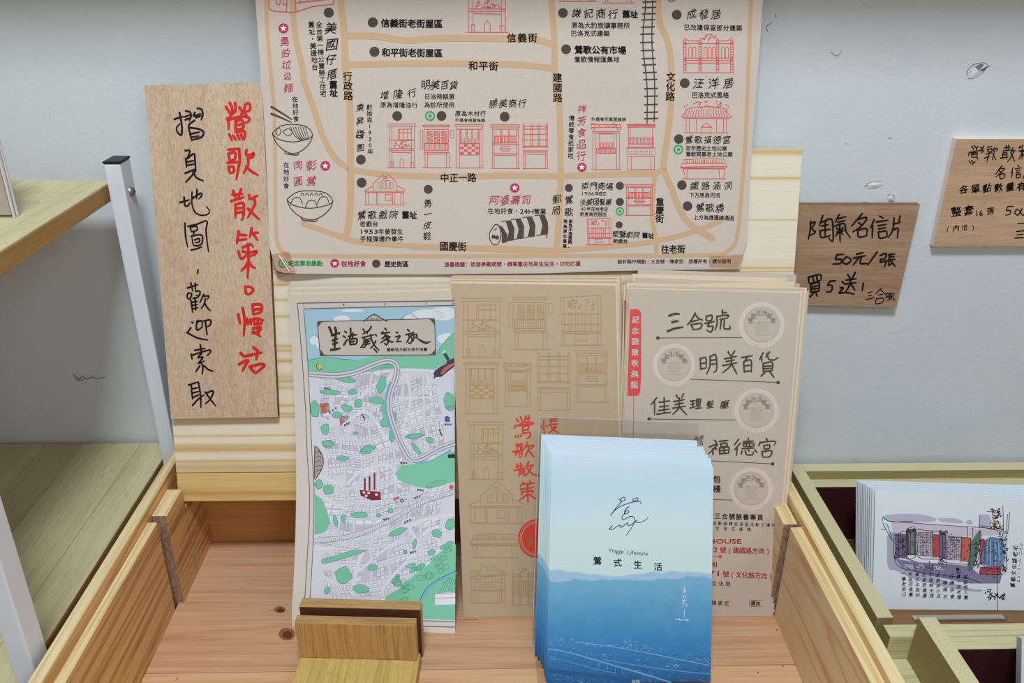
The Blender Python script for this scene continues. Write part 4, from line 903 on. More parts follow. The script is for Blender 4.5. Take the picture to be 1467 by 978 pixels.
# streets and the two elevated lines
for l in (([A(330, 700), A(300, 800), A(200, 880)], 3.4), ([A(230, 780), A(400, 700), A(470, 640)], 3), ([A(330, 830), A(450, 760), A(560, 900)], 3), ([A(560, 600), A(620, 545), A(905, 555)], 3.6), ([A(660, 560), A(680, 700), A(640, 860)], 2.6), ([A(770, 560), A(790, 760), A(760, 900)], 2.6), ([A(620, 690), A(905, 680)], 2.6), ([A(670, 800), A(900, 780)], 2.2),
          ([Bz(165, 190), Bz(300, 240), Bz(380, 180), Bz(520, 150), Bz(560, 250), Bz(700, 262)], 3.4), ([Bz(210, 300), Bz(300, 350), Bz(420, 355), Bz(600, 330)], 3.2), ([Bz(170, 545), Bz(380, 520), Bz(500, 470), Bz(700, 400), Bz(825, 380)], 3.6), ([Bz(400, 520), Bz(360, 640), Bz(340, 760)], 4.4), ([Bz(600, 430), Bz(640, 540), Bz(500, 700), Bz(480, 765)], 3.2), ([Bz(700, 440), Bz(760, 530)], 2.4), ([Bz(380, 640), Bz(470, 560), Bz(560, 500)], 2.6)):
    mi.line([clipx(p) for p in l[0]], l[1] + 1.2, c_road, 5, cap=False)
r1 = [A(152, 563), A(300, 570), A(400, 552), A(500, 512), A(575, 494), (563, 527), A(600, 600), A(578, 660), A(575, 740), A(590, 820), A(620, 900), A(650, 955), Bz(600, 112), Bz(640, 128), Bz(690, 124), Bz(760, 88), (RX, 634)]
r1 = [A(152, 563), A(300, 570), A(400, 552), A(500, 512), A(560, 495), A(600, 508), A(612, 545), A(600, 600), A(578, 660), A(572, 740), A(590, 820), A(620, 900), A(650, 962), A(672, 996), A(700, 1010), A(750, 995), A(830, 950), (RX, 634)]
mi.line(r1, 8.4, c_rail, 9, cap=False); mi.line(r1, 6.6, c_rail2, 10, cap=False); mi.line(r1, 1.6, c_rail, 11, cap=False)
mi.line([(p[0] - 6, p[1] + 1) for p in r1[7:12]], 2.4, c_creek, 8, cap=False)
r2 = [clipx(Bz(160, 503)), Bz(300, 490), Bz(400, 462), Bz(470, 432), Bz(550, 392), Bz(650, 332), Bz(740, 298), (RX, 704)]
mi.line(r2, 7.0, c_rail2, 9, cap=False); mi.line([(p[0], p[1] - 3.4) for p in r2], .7, c_rail, 10); mi.line([(p[0], p[1] + 3.4) for p in r2], .7, c_rail, 10)
sm = smooth_line(r2, 3.2)
for p in sm: mi.line([(p[0] - .5, p[1] - 1.5), (p[0] + .5, p[1] + 3.3)], .5, c_rail, 10, cap=False)
# landmarks
block(*A(208, 752), 13, 5, 9, -.12, c_red, c_kiln); block(*A(308, 818), 13, 5, 8, -.2, c_red, c_kiln); mi.disc(*A(252, 740), 2.6, c_green, 7, 12); mi.disc(*A(344, 800), 2.6, c_green, 7, 12)
for a, b, c in ((400, 215, 268), (422, 205, 264), (445, 188, 262)): mi.line([Bz(a, c), Bz(a, b)], 2.6, c_kiln, 8)
mi.poly([Bz(376, 266), Bz(472, 275), Bz(476, 312), Bz(430, 314), Bz(380, 292)], c_kiln, 8)
for a, b in ((390, 272), (412, 274), (448, 282), (400, 288)): mi.poly([Bz(a, b), Bz(a + 12, b + 1), Bz(a + 12, b + 11), Bz(a, b + 10)], c_town, 9)
mi.poly([A(800, 560), A(812, 540), A(850, 510), A(880, 492), (RX, 512), (RX, 524), A(870, 555), A(840, 578), A(806, 580)], c_slate, 8); mi.poly([A(836, 560), A(852, 535), A(880, 515), (RX, 519), (RX, 522), A(868, 545), A(850, 566)], c_red, 9)
mi.poly([A(848, 455), A(862, 448), A(885, 486), A(872, 496)], c_slate, 8); mi.line([A(852, 452), A(858, 449)], 3.4, c_cloud, 9); mi.line([A(806, 545), A(835, 522), A(866, 506)], 1.6, c_lil, 9)
for k_ in range(7): mi.disc(*A(805 + k_ * 7, 548 - k_ * 5 + 34 - k_), 1.3, c_slate, 9, 8)
mi.poly([A(190, 515), A(205, 506), A(218, 520), A(222, 535), A(206, 540), A(194, 532)], c_yel, 8); mi.line([A(192, 512), A(196, 530), A(208, 542), A(224, 534)], 1.0, c_slate, 9); mi.line([A(198, 505), A(206, 520)], .9, c_slate, 9)
mi.poly([A(858, 785), A(872, 780), A(886, 790), A(884, 812), A(860, 810)], c_blu, 8); mi.disc(*A(876, 798), 1.2, c_red, 9, 8); mi.ring(*Bz(573, 316), 1.5, 2.8, c_blu, 9, 14); mi.ring(*Bz(588, 555), 1.5, 2.8, c_blu, 9, 14); mi.disc(*Bz(547, 322), 2.4, c_green, 9, 10); mi.disc(*Bz(804, 252), 3.4, c_red, 9, 12); mi.poly([Bz(530, 306), Bz(560, 296), Bz(562, 306), Bz(534, 316)], c_red, 9)
med = [Bz(166, 62), Bz(182, 72), Bz(206, 118), Bz(200, 165), Bz(176, 205), Bz(164, 210)]; med = [clipx(p) for p in med]; mi.poly(med, flat('print_medal', (178, 166, 152), .6), 8); mi.line(med + [med[0]], 1.1, c_brush, 9)
for k_ in range(5): mi.line([Bz(168, 95 + k_ * 22), Bz(184, 85 + k_ * 22), Bz(196, 100 + k_ * 18)], .7, c_brush, 9)
for p, w_, a in ((A(278, 752), 13, -.6), (A(352, 822), 9, -.5), (A(250, 637), 8, 0), (A(437, 787), 9, 1.1), (A(876, 825), 9, 0), (A(838, 868), 9, 1.2), (Bz(582, 140), 9, 0), (Bz(660, 266), 9, .1), (Bz(645, 300), 9, -.4), (Bz(600, 412), 10, -.4), (Bz(500, 402), 8, -.2), (Bz(625, 556), 8, -.3)):
    mi.glyphs('鶯歌街', (p[0] - w_ * .4 * math.cos(a), p[1] - w_ * .4 * math.sin(a)), (p[0] + w_ * .4 * math.cos(a), p[1] + w_ * .4 * math.sin(a)), 3.0, c_brush, .02, layer=12)
mi.poly([Bz(788, 100), (RX, 650), (RX, 656), Bz(788, 116)], c_brush, 12)
# title panel
pq = [A(198, 292), A(806, 276), A(812, 464), A(212, 468)]
mi.poly(pq, c_pan, 11); mi.line(pq + [pq[0]], 1.0, c_brush, 12, sm=False)
mi.poly([A(438, 292), A(456, 276), A(492, 254), A(528, 274), A(560, 290), A(500, 292)], c_pan, 11); mi.line([A(438, 292), A(456, 276), A(492, 254), A(528, 274), A(560, 290)], 1.5, c_brush, 12)
for x in (462, 478, 494, 510, 526): mi.line([A(x - 6, 288), A(x, 272 if abs(x - 494) < 20 else 280), A(x + 6, 287)], .9, c_brush, 12)
for (x, y, sx, sy) in ((198, 292, 1, 1), (806, 277, -1, 1), (812, 463, -1, -1), (212, 467, 1, -1)):
    mi.poly([A(x, y), A(x + 36 * sx, y), A(x + 20 * sx, y + 7 * sy), A(x + 9 * sx, y + 22 * sy), A(x, y + 32 * sy)], flat('print_corner', (120, 102, 92), .6), 12); mi.disc(*A(x + 9 * sx, y + 9 * sy), 1.2, c_brush, 13, 8)
oz = (440, 440); zz = 6.668
for d_, w_ in (('212,192 226,225 238,262; 268,195 276,240 268,300 262,400; 236,268 285,252 310,246; 246,318 290,300; 250,352 290,338; 228,408 270,402 312,392', 3.6),
    ('362,232 378,244; 348,275 366,290; 352,358 366,335 384,305; 414,202 416,270 404,300; 395,278 440,266 474,262; 438,250 432,300; 404,312 412,356; 404,310 462,298 478,318 468,352; 412,356 470,350; 424,330 456,324', 2.9),
    ('534,208 552,235; 612,184 590,222 532,256; 572,230 574,252; 525,290 600,272 640,262; 546,290 540,345 512,384; 556,310 606,300; 560,330 600,324; 555,356 604,346; 560,312 556,372 530,384; 580,305 578,350; 606,262 620,320 650,372 686,410; 655,262 664,275; 655,322 632,365 604,392; 640,398 668,430', 2.5),
    ('744,202 758,218; 712,242 728,236; 714,252 760,242 792,238; 748,262 735,285 712,300; 738,280 772,272 755,300 705,338; 752,300 772,330 758,358 738,345; 790,282 764,304; 776,310 800,330 826,330', 2.7),
    ('852,238 868,246; 848,282 888,274 862,310; 856,328 900,326', 2.6),
    ('960,212 976,230; 944,262 1004,246; 975,262 972,300 950,336; 990,275 1004,312 985,345 968,338; 1016,238 998,272; 1006,266 1044,254; 1022,280 1012,322; 1046,262 1050,288', 2.5)):
    mi.strokes(d_, oz, zz, w_, c_brush, 13)
mi.line([(440 + x / zz, 440 + y / zz) for x, y in ((1026, 280), (1065, 305), (1110, 332), (1150, 338), (1190, 322))], 2, c_brush, 13, step=1.5, w2=[1.4, 2.4, 3.6, 3.2, .4])
mi.glyphs('鶯歌地方創生旅行地圖', (440 + 778 / zz, 440 + 405 / zz), (440 + 1130 / zz, 440 + 402 / zz), 5.6, c_brush, .03, layer=13)
mi.line([(RX, 430.5), (540, 432), (426, 434), (430, 480), (434, 530), (438, 590), (440, 650), (443.5, 700), (443, 750), (440, 800), (437, 850), (436, 862)], .9, c_line, 12, sm=False); mi.line([(RX, 437), (540, 439.5)] + li, .8, c_line, 12, sm=False)
mi.line([(443, 884), (RX, 890)], .8, c_line, 12); mi.line([(440, 892), (RX, 898)], 1.0, c_line, 12)
for x, s_ in ((435.5, 'L'), (492.5, 'I'), (551, 'B'), (611, 'E')): mi.glyphs(s_, (x - .8, 437 - (x - 435) * .015), (x + .8, 437 - (x - 435) * .015), 3, c_line, .01, latin=True, layer=12)
mi.build('town_map_print', lf)

# ------------------------------------------------------------------ kraft leaflets with tan houses (middle stack)
mg = 'kraft leaflets with tan house drawings, middle stack'
MSf = Surf([(.196, .5010), (.407, .4310)], 0)
q = bottoms(MSf, [(648, 405.5), (881.5, 409), (893, 881), (664, 876)])
ml = thing('leaflet', MSf.hit([(775, 878)])[0], 'front kraft leaflet with tan house drawings and red brush characters in the middle', 'leaflet', mg)
sheet('paper', MSf, q, .0008, kraft_mid, ml, 2, 6, mat_edge=kraft_edge)
for i, (a, b, c, d) in enumerate(((647, 403, 884, 405.5), (647.5, 401, 884, 403), (646, 399, 886, 400.5), (648, 397.5, 884, 398), (646, 396, 888, 396), (649, 394.5, 890, 393.5))):
    S = MSf.moved(-.0014 * (i + 1)); qq = bottoms(S, [(a, b), (c, d), (894 + i * .8, 880), (664, 876)])
    o = sheet('leaflet', S, qq, .0008, kraft_edge if i % 2 == 0 else kraft_mid, None, 1, 2); tag(o, 'plain kraft leaflet behind the tan house leaflet, showing only its edges' if i < 5 else 'rearmost kraft leaflet of the middle stack, shifted right and standing highest', 'leaflet', mg)
hk = Ink(MSf); U = lambda x, y: (640 + x / 3.622, 380 + y / 3.622); V = lambda x, y: (640 + x / 3.374, 620 + y / 3.374)
for kind, f, b4 in (('balcony', U, (75, 170, 290, 475)), ('lattice', U, (322, 165, 552, 436)), ('theatre', U, (592, 154, 804, 416)), ('checker', U, (88, 505, 272, 770)), ('railing', U, (296, 505, 440, 732)), ('shelves', U, (470, 453, 642, 752)), ('shop', U, (665, 442, 838, 708)),
                    ('balcony', U, (110, 812, 300, 1110)), ('gable', V, (108, 236, 370, 436)), ('pavilion', V, (112, 488, 356, 602)), ('manor', V, (110, 645, 292, 822)), ('baroque', V, (314, 652, 432, 832))):
    draw_house(hk, kind, (*f(*b4[:2]), *f(*b4[2:])), 1.05, ink_tan)
oq = (720, 580); zq = 4.08
hk.strokes('''82,82 96,100; 105,68 112,94; 138,64 122,98 84,122; 142,80 162,76; 154,62 146,108; 128,100 180,104 164,116; 74,118 70,136; 84,120 178,108; 116,126 120,168; 118,126 152,120 150,146; 120,146 148,143; 118,166 160,160 156,190 140,196; 74,180 80,192; 90,178 96,190; 105,175 110,186;
78,230 118,226; 84,240 86,256; 86,240 106,240 104,254; 60,272 125,260; 75,280 80,296; 76,280 100,276 98,292; 114,232 112,296 96,306; 146,218 128,252; 140,242 182,235 166,256; 156,250 130,302; 155,268 182,302;
85,345 90,370; 105,340 105,370; 68,382 125,366; 78,360 120,352; 100,375 95,416; 102,378 126,374 126,412; 103,390 122,387; 103,402 122,399; 152,333 135,366; 140,357 182,350; 172,352 152,392 130,414; 145,370 175,402 214,412;
120,450 102,478; 115,464 142,458; 162,443 150,470; 155,460 188,454; 104,492 182,480; 146,465 148,566; 114,505 114,526; 114,508 176,500 172,516; 145,522 98,556; 150,518 198,550''', oq, zq, 2.5, ink_seal)
sc_, sr = V(452, 510), 28
hk.poly([(min(sc_[0] - 4 + sr * math.cos(a), 772), sc_[1] + sr * math.sin(a)) for a in np.linspace(0, 2 * math.pi, 40, endpoint=False)], ink_seal, 2)
hk.ring(sc_[0] - 4, sc_[1], sr * .80, sr * .83, kraft_mid, 4); hk.ring(sc_[0] - 4, sc_[1], sr * .88, sr * .90, kraft_mid, 4); hk.glyphs('鶯歌', (760, 776), (775, 776), 10, kraft_mid, .01, 1, layer=4)
hk.build('house_print', ml)
S2 = MSf.moved(-.0001)
hk2 = Ink(MSf, .00012); hk2.strokes('225,118 234,138; 240,90 244,176; 254,118 262,130; 276,84 284,106; 278,84 316,78 312,100; 284,94 312,90; 270,116 324,110; 282,112 284,124; 300,110 300,122; 284,134 314,128 272,162; 288,140 328,162', oq, zq, 2.1, ink_seal); hk2.build('brush_lettering', ml)

# ------------------------------------------------------------------ kraft stamp lists (right stack)
rg = 'kraft stamp list leaflets, right stack'
RS = Surf([(.200, .4935), (.407, .4290)], 0)
q = bottoms(RS, [(901.5, 413.5), (1146.5, 420), (1106, 880), (884, 879)])
rl = thing('leaflet', RS.hit([(995, 880)])[0], 'front kraft leaflet with brown shop names, pale round stamps and a red side tab', 'leaflet', rg)
sheet('paper', RS, q, .0008, kraft_r, rl, 2, 6, mat_edge=kraft_edge)
back = [((899, 412), (1150, 417.5)), ((903, 409), (1152, 414)), ((898, 405), (1156, 412)), ((907, 402), (1159, 417)), ((894, 408), (1138, 403)), ((912, 398), (1146, 406)), ((906, 392), (1128, 398)), ((914, 386), (1141, 393))]
for i, (a, b) in enumerate(back):
    S = RS.moved(-.0016 * (i + 1)); lx = [884, 885, 882, 888, 880, 890, 886, 892][i]; rx = [1108, 1110, 1113, 1116, 1106, 1110, 1104, 1108][i]
    qq = bottoms(S, [a, b, (rx, 880), (lx, 879)]); o = sheet('leaflet', S, qq, .0009, kraft_r if i % 2 else kraft_edge, None, 1, 2)
    tag(o, {0: 'kraft leaflet directly behind the stamp list leaflet, a dark red tab at its left edge', 4: 'kraft leaflet further back in the right stack, a dark red tab showing lowest left', 3: 'kraft leaflet of the right stack whose corner sticks out furthest to the right', 7: 'rearmost kraft leaflet of the right stack, overlapping the foot of the street map'}.get(i, 'kraft leaflet fanned out behind the stamp list leaflet, showing only its edges'), 'leaflet', rg)
    if i in (0, 4):
        kk = Ink(S); x0 = a[0]; kk.poly([(x0 + .5, a[1] + 22), (x0 + 9, a[1] + 22), (x0 + 8, a[1] + 128), (x0 - .5, a[1] + 128)], ink_tab2, 1); kk.build('tab_print', o)
ri = Ink(RS); N = lambda x, y: (880 + x / 3.493, 370 + y / 3.493); Q = lambda x, y: (960 + x / 3.622, 620 + y / 3.622)
tab = [(902.5, 443), (912, 442.6), (916, 444), (918.5, 448), (918.5, 540), (917, 560), (916, 565), (912, 567), (898.6, 567), (900, 520)]
ri.poly(tab, ink_tab, 1); ri.glyphs('紀念戳章收集點', (910.5, 458), (909, 551), 10.6, ink_white, .03, layer=3); ri.line([(908, 567), (906, 700)], .9, ink_tab, 1)
def stamp(cx, cy, r, full=False):
    ri.ring(cx, cy, r * .80, r, ink_stamp, 1, 40); ri.ring(cx, cy, r * .70, r * .73, ink_stamp2, 2, 40); ri.ring(cx, cy, r * 1.06, r * 1.08, ink_stamp, 1, 40)
    for i, ch in enumerate('鶯歌生活散策'):
        a = math.radians(200 + i * 28); ri.glyphs(ch, (cx + r * .52 * math.cos(a), cy + r * .52 * math.sin(a)), (0, 0), r * .26, ink_stamp2, .02, layer=3)
    x, y, s_ = cx, cy + r * .12, r * .30
    draw_house(ri, 'theatre', (x - s_, y - s_ * .9, x + s_, y + s_ * 1.1), .8, ink_stamp2)
    for i in range(7):
        a = math.radians(130 - i * 13); ri.disc(cx + r * .9 * math.cos(a), cy + r * .9 * math.sin(a), r * .035, ink_stamp2, 3, 6)
stamp(*N(738, 332), 33); stamp(*N(300, 532), 30.5); stamp(*N(712, 762), 32); stamp(*Q(420, 290), 31)
o = (880, 370); z = 3.493; BR = ink_brown
ri.strokes('275,287 300,278 325,278; 290,320 305,315 320,314; 268,364 305,350 342,344', o, z, 3.3, BR)
ri.strokes('405,274 388,305 366,332; 405,280 422,300 442,308; 388,316 420,308; 384,330 396,358; 386,332 436,325 430,350 398,356; 460,290 460,312; 460,290 488,285 486,308 462,312; 455,325 502,315; 476,322 468,340 494,340 484,368 462,358; 541,260 541,282; 541,272 562,270; 513,290 515,325 505,358; 515,290 570,284 564,300; 530,305 560,300; 536,305 530,355; 551,312 550,350 580,352 577,338', o, z, 2.5, BR)
ri.strokes('430,500 433,556; 430,502 458,498 460,548; 433,526 458,522; 432,553 458,549; 480,490 478,540 463,578; 482,490 508,484 512,555 498,570; 482,510 508,507; 482,530 508,527; 570,468 580,485; 602,463 590,485; 553,502 612,490; 560,516 600,508; 543,536 614,522; 586,485 582,535 543,572; 588,530 614,578; 638,496 692,487; 665,495 652,515; 648,516 651,570; 648,516 684,510 686,568; 650,538 684,534; 651,566 686,562; 745,473 727,506; 738,495 738,516; 777,468 758,492; 765,475 772,502 798,508 820,496; 745,525 746,566; 745,525 790,520 790,562; 746,540 790,537; 746,552 790,550; 746,566 790,562; 757,568 733,590; 780,570 800,595', o, z, 2.4, BR)
ri.strokes('212,698 184,732; 202,720 202,782; 225,720 278,712; 250,698 250,742; 228,742 272,737; 222,761 276,754; 250,742 250,776; 214,779 282,770; 310,684 320,700; 347,678 335,700; 298,716 352,706; 305,731 346,722; 293,749 357,739; 325,700 322,748 293,780; 328,745 362,782; 382,714 404,711; 384,730 402,727; 380,749 406,741; 393,714 393,745; 412,706 412,728 430,726; 412,706 431,704 430,726; 412,717 430,715; 421,708 421,749; 412,738 432,735; 408,752 437,747', o, z, 2.3, BR)
ri.glyphs('髮廳', N(480, 730), N(552, 730), 14.5, BR, .012, 1)
ri.strokes('355,33 334,62; 364,54 334,88; 348,80 344,117; 380,45 432,41; 406,28 405,52; 380,55 382,70; 380,55 430,52 430,68 382,70; 396,55 396,68; 413,54 413,68; 374,81 437,78; 374,94 369,110; 390,92 398,112 428,112 432,98; 405,86 411,96; 440,88 450,102; 500,28 506,42; 467,48 460,68; 467,50 508,44 547,44 540,62; 487,64 488,84; 487,66 516,62 514,80 490,83; 500,84 494,95; 476,96 482,126; 476,98 526,92 518,122 484,125', (960, 620), 3.622, 2.3, BR)
ri.strokes('232,38 242,50; 204,72 245,58 220,90 198,108; 222,82 222,112; 232,76 242,86; 256,44 300,38; 262,56 264,70; 262,56 294,52 292,68 264,70; 256,78 258,110; 256,78 304,74 302,106; 258,92 300,88; 280,78 280,104; 258,108 302,104', (960, 620), 3.622, 2.4, BR)
ri.glyphs('鶯', (1001, 631), (1001, 631), 19, BR, .0, 1)
def rule(p, q_, dot): ri.line([p, q_], .9, BR, 2); ri.disc(*dot, 2.6, BR, 2, 14)
rule(N(220, 398), N(640, 396), N(218, 398)); rule(N(378, 604), N(815, 620), N(820, 621)); rule((930, 600), N(610, 808), (930, 600)); rule((1000, 659), Q(530, 160), Q(532, 160)); ri.line([(960, 714), Q(325, 348)], .9, BR, 2)
ri.glyphs('創意麵包', (994, 686), (1027, 686), 11, BR, .04); ri.glyphs('陶瓷客棧', (994, 700), (1027, 700), 11, BR, .04)
ri.glyphs('活動辦法公告於三合號臉書專頁', (957, 736.5), (1089, 741), 9.2, BR, .03); ri.glyphs('集滿戳章即可兌換，活動解釋並保留活動之權利', (955, 747), (1108, 752), 5.6, BR, .01); ri.glyphs('主辦單位：數字有任誤植', (960, 755), (1073, 758), 5.6, BR, .01)
ri.glyphs('YINGGE HOUSE', (956, 775), (1062, 775), 9.6, ink_tab, .03, latin=True); ri.glyphs('中正一路', (968, 786), (1005, 786.6), 9.6, ink_tab, .02); ri.glyphs('132', (1010, 787), (1028, 787), 10, ink_tab, .02, latin=True); ri.glyphs('號(建國路方向)', (1036, 787.5), (1100, 789), 9.6, ink_tab, .02)
ri.line([(990, 797), (1032, 797)], .9, ink_tab, 2); ri.disc(1032, 797, 2.6, ink_tab, 2, 12); ri.glyphs('cafe Hi', (990, 808), (1027, 808), 10, ink_tab, .03, latin=True)
ri.glyphs('重慶街', (974, 820), (1000, 820.4), 9.6, ink_tab, .02); ri.glyphs('171', (1008, 821), (1030, 821), 10, ink_tab, .02, latin=True); ri.glyphs('號(文化路方向)', (1040, 822), (1104, 825), 9.6, ink_tab, .02)
ri.glyphs('新北市政府文化局', (974, 834), (1043, 836), 7.6, BR, .01); ri.glyphs('規劃・陳家宏', (996, 862), (1041, 864), 7.2, BR, .01); ri.glyphs('廣告', (1079, 864), (1086, 864.4), 7.2, BR, .02); ri.line([(1073.5, 859), (1091.5, 860), (1091.5, 869), (1073.5, 868), (1073.5, 859)], .5, BR, 2, sm=False)
ri.build('list_print', rl)

# ------------------------------------------------------------------ wooden holder in front of the left stack
ang = math.radians(-3.0)
hc = at_h(515, 944, .397)
hd = thing('card_holder', (hc[0], hc[1], CAMZ - .407), 'small slotted wooden card holder standing in front of the town map leaflets', 'holder')
def hbox(name, x0, x1, y0, y1, h0, h1, mat, mats6=None, b=.0006):
    o = box(name, x0, x1, y0, y1, h0, h1, mat, hd, b, mats6); o.rotation_euler = (0, 0, ang); return o
M6 = lambda top, fr: [holder_base, top, holder_wood, holder_wood, holder_wood, fr]
X0, X1 = hc[0] - .0375, hc[0] + .0355
hbox('front_block', X0, X1, hc[1] + .0002, hc[1] + .0068, .3690, .3972, None, M6(holder_top, holder_wood))
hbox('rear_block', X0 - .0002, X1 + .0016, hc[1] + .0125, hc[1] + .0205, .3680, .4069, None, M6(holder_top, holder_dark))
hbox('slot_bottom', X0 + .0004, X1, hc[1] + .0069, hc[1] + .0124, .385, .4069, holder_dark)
hbox('base', X0 + .0006, X1 + .0012, hc[1] - .075, hc[1] + .0068, .3974, .4069, None, M6(holder_base, holder_wood))

# ------------------------------------------------------------------ blue postcards in a clear stand
bg = 'blue mountain cards in the clear stand'
AS = Surf([(.2687, .4600), (.407, .4055)])
st = thing('card_stand', at_h(880, 925, .407), 'clear acrylic stand holding the blue mountain cards in front of the kraft leaflets', 'stand')
sheet('backrest', AS, bottoms(AS, [(772, 596), (1002, 605), (1000, 930), (762, 925)]), .0018, acrylic, st)
ae = flat('acrylic_edge_grey', (190, 184, 182), .3, 0, .6)
e1 = Ink(AS, .00002); e1.line([(772, 596.5), (1002, 605.5)], 1.3, ae, 1); e1.line([(772.6, 597), (762.6, 924)], 1.2, ae, 1); e1.line([(1001.4, 605.5), (999.6, 926)], 1.2, ae, 1); e1.build('edge', st)
a0 = AS.hit([(764, 925)])[0]; a1 = AS.hit([(999, 930)])[0]
box('base_plate', a0[0] + .001, a1[0] - .001, .3640, .4058, .4052, .4069, acrylic, st, .0002)
box('front_lip', a0[0] + .001, a1[0] - .001, .3620, .3638, .397, .4069, acrylic, st, .0002)
BF0 = Surf([(.2866, .4397), (.4048, .3725)])
# card print: pale sky above, haze, blue mountains and a dim town along the foot
mb, nt, b_, tc = _nodes('mountain_card_print', .38, .4)
sx_ = nt.nodes.new('ShaderNodeSeparateXYZ'); nt.links.new(tc.outputs['Object'], sx_.inputs[0])
def mth(op, a, b2=None):
    m = nt.nodes.new('ShaderNodeMath'); m.operation = op
    for i, v in enumerate((a, b2)):
        if v is None: continue
        if isinstance(v, (int, float)): m.inputs[i].default_value = v
        else: nt.links.new(v, m.inputs[i])
    return m.outputs[0]
zrel = mth('DIVIDE', sx_.outputs[2], .1182)                      # 0 foot .. 1 top of the card
nz = _noise(nt, _map(nt, tc, (1, 0, 0)).outputs[0], 38, 5, .55)
ridge = mth('ADD', zrel, mth('MULTIPLY', mth('SUBTRACT', nz, .5), -.10))
cl = _noise(nt, _map(nt, tc, (1, 1, 4)).outputs[0], 24, 5, .6)
sky_ = mth('ADD', zrel, mth('MULTIPLY', mth('SUBTRACT', cl, .5), .16))
skyc = _ramp(nt, sky_, [(.48, (204, 226, 228)), (.70, (204, 228, 234)), (.88, (194, 222, 238)), (1.0, (210, 228, 242))])
mn = _noise(nt, _map(nt, tc, (1, 1, 1)).outputs[0], 130, 5, .65)
mt = _ramp(nt, mth('ADD', zrel, mth('MULTIPLY', mth('SUBTRACT', mn, .5), .12)), [(.0, (34, 92, 146)), (.10, (46, 118, 180)), (.20, (60, 138, 196)), (.32, (88, 158, 202)), (.45, (118, 176, 212))])
m1 = nt.nodes.new('ShaderNodeMapRange'); nt.links.new(ridge, m1.inputs[0]); m1.inputs[1].default_value = .448; m1.inputs[2].default_value = .456
far = mth('ADD', zrel, mth('MULTIPLY', mth('SUBTRACT', _noise(nt, _map(nt, tc, (1, 0, 0), loc=(.3, 0, 0)).outputs[0], 22, 3, .5), .5), -.12))
m2 = nt.nodes.new('ShaderNodeMapRange'); nt.links.new(far, m2.inputs[0]); m2.inputs[1].default_value = .478; m2.inputs[2].default_value = .488
c_ = _mix(nt, lin((160, 198, 224)), skyc, m2.outputs[0]); c_ = _mix(nt, mt, c_, m1.outputs[0])
tw = _noise(nt, _map(nt, tc, (.5, 1, 2)).outputs[0], 520, 3, .7); tm = nt.nodes.new('ShaderNodeMapRange'); nt.links.new(tw, tm.inputs[0]); tm.inputs[1].default_value = .60; tm.inputs[2].default_value = .70
tz = nt.nodes.new('ShaderNodeMapRange'); nt.links.new(zrel, tz.inputs[0]); tz.inputs[1].default_value = .22; tz.inputs[2].default_value = .10
c_ = _mix(nt, c_, lin((118, 168, 204)), mth('MULTIPLY', mth('MULTIPLY', tm.outputs[0], tz.outputs[0]), .55)); nt.links.new(c_, b_.inputs['Base Color'])
HB = .4048
def blue_card(S, q, label, first=False):
    q = bottoms(S, q, HB); org = (S.hit([q[3]])[0] + S.hit([q[2]])[0]) / 2; org[2] = CAMZ - HB
    if first:
        r = thing('postcard', org, label, 'postcard', bg); sheet('card', S, q, .0006, mb, r, mat_edge=card_edge); return r
    o = sheet('postcard', S, q, .0008, mb, None, mat_edge=card_edge, origin=org); return tag(o, label, 'postcard', bg)
bc = blue_card(BF0, [(790, 651), (1022, 668), (1018, 989), (783, 989)], 'front blue mountain card with a looping signature and four small black characters', True)
bl = [((788, 648), (1020, 664)), ((786, 644.5), (1018, 660)), ((784.5, 641), (1019, 656)), ((783, 637), (1014, 651)), ((781, 633.5), (1010, 646)), ((778.5, 629), (1008, 640)), ((775.5, 622), (999, 631))]
blx = [(781.5, 1016), (780, 1015), (779, 1015), (777, 1012), (774.5, 1008), (770.5, 1005), (766, 999)]
for i, (a, b2) in enumerate(bl):
    f = (i + 1) / 7; S = Surf([(.2866 + f * (.278 - .2866), .4397 + f * (.4520 - .4397)), (.4048, .3725 + f * (.3955 - .3725))])
    blue_card(S, [a, b2, (blx[i][1], 980), (blx[i][0], 980)], 'blue and pale card stacked behind the signed one, showing only its edges' if i < 6 else 'rearmost blue mountain card, leaning on the clear stand at the upper left')
bi = Ink(BF0); W4 = lambda x, y: (750 + x / 2.4586, 580 + y / 2.4586); isl = flat('print_navy', (40, 48, 66), .5)
for d_ in ('310,180 345,185 350,215 385,218 432,190 430,150 395,150 350,190 368,228 330,270 240,380 178,468', '178,468 240,390 330,320 440,270 560,235 650,222 715,235 700,258', '555,172 580,190 572,225 610,215 660,190 655,160 620,162 575,190', '508,308 460,340 425,400 430,438 465,430 500,400 485,375 445,390 420,435 385,480 382,525 405,545 470,505 540,480 590,500 605,560 570,640 520,720 450,818', '215,640 165,690 170,715 240,695 345,628 345,665 375,668 480,595 485,640 520,640 600,580 642,545 615,575 650,592 720,580 790,545 840,500'):
    bi.strokes(d_, (860, 700), 12.225, 1.05, isl, 3)
bi.glyphs('Yingge', W4(299, 511), W4(352, 516), 7.6, isl, .0, latin=True); bi.glyphs('Lifestyle', W4(367, 518), W4(438, 523), 7.6, isl, .0, latin=True)
bi.glyphs('鶯式生活', W4(260, 548), W4(474, 569), 12.6, isl, .021)
wh = flat('print_white_script', (196, 220, 234), .5)
bi.strokes('560,645 572,655 562,660; 566,640 566,662; 560,672 575,676; 566,670 560,690 574,688; 570,680 562,696; 560,700 575,702 574,712; 562,704 562,714; 566,722 566,745; 535,755 585,758; 548,750 552,760; 572,750 578,762', (750, 580), 2.4586, 1.0, wh, 3)
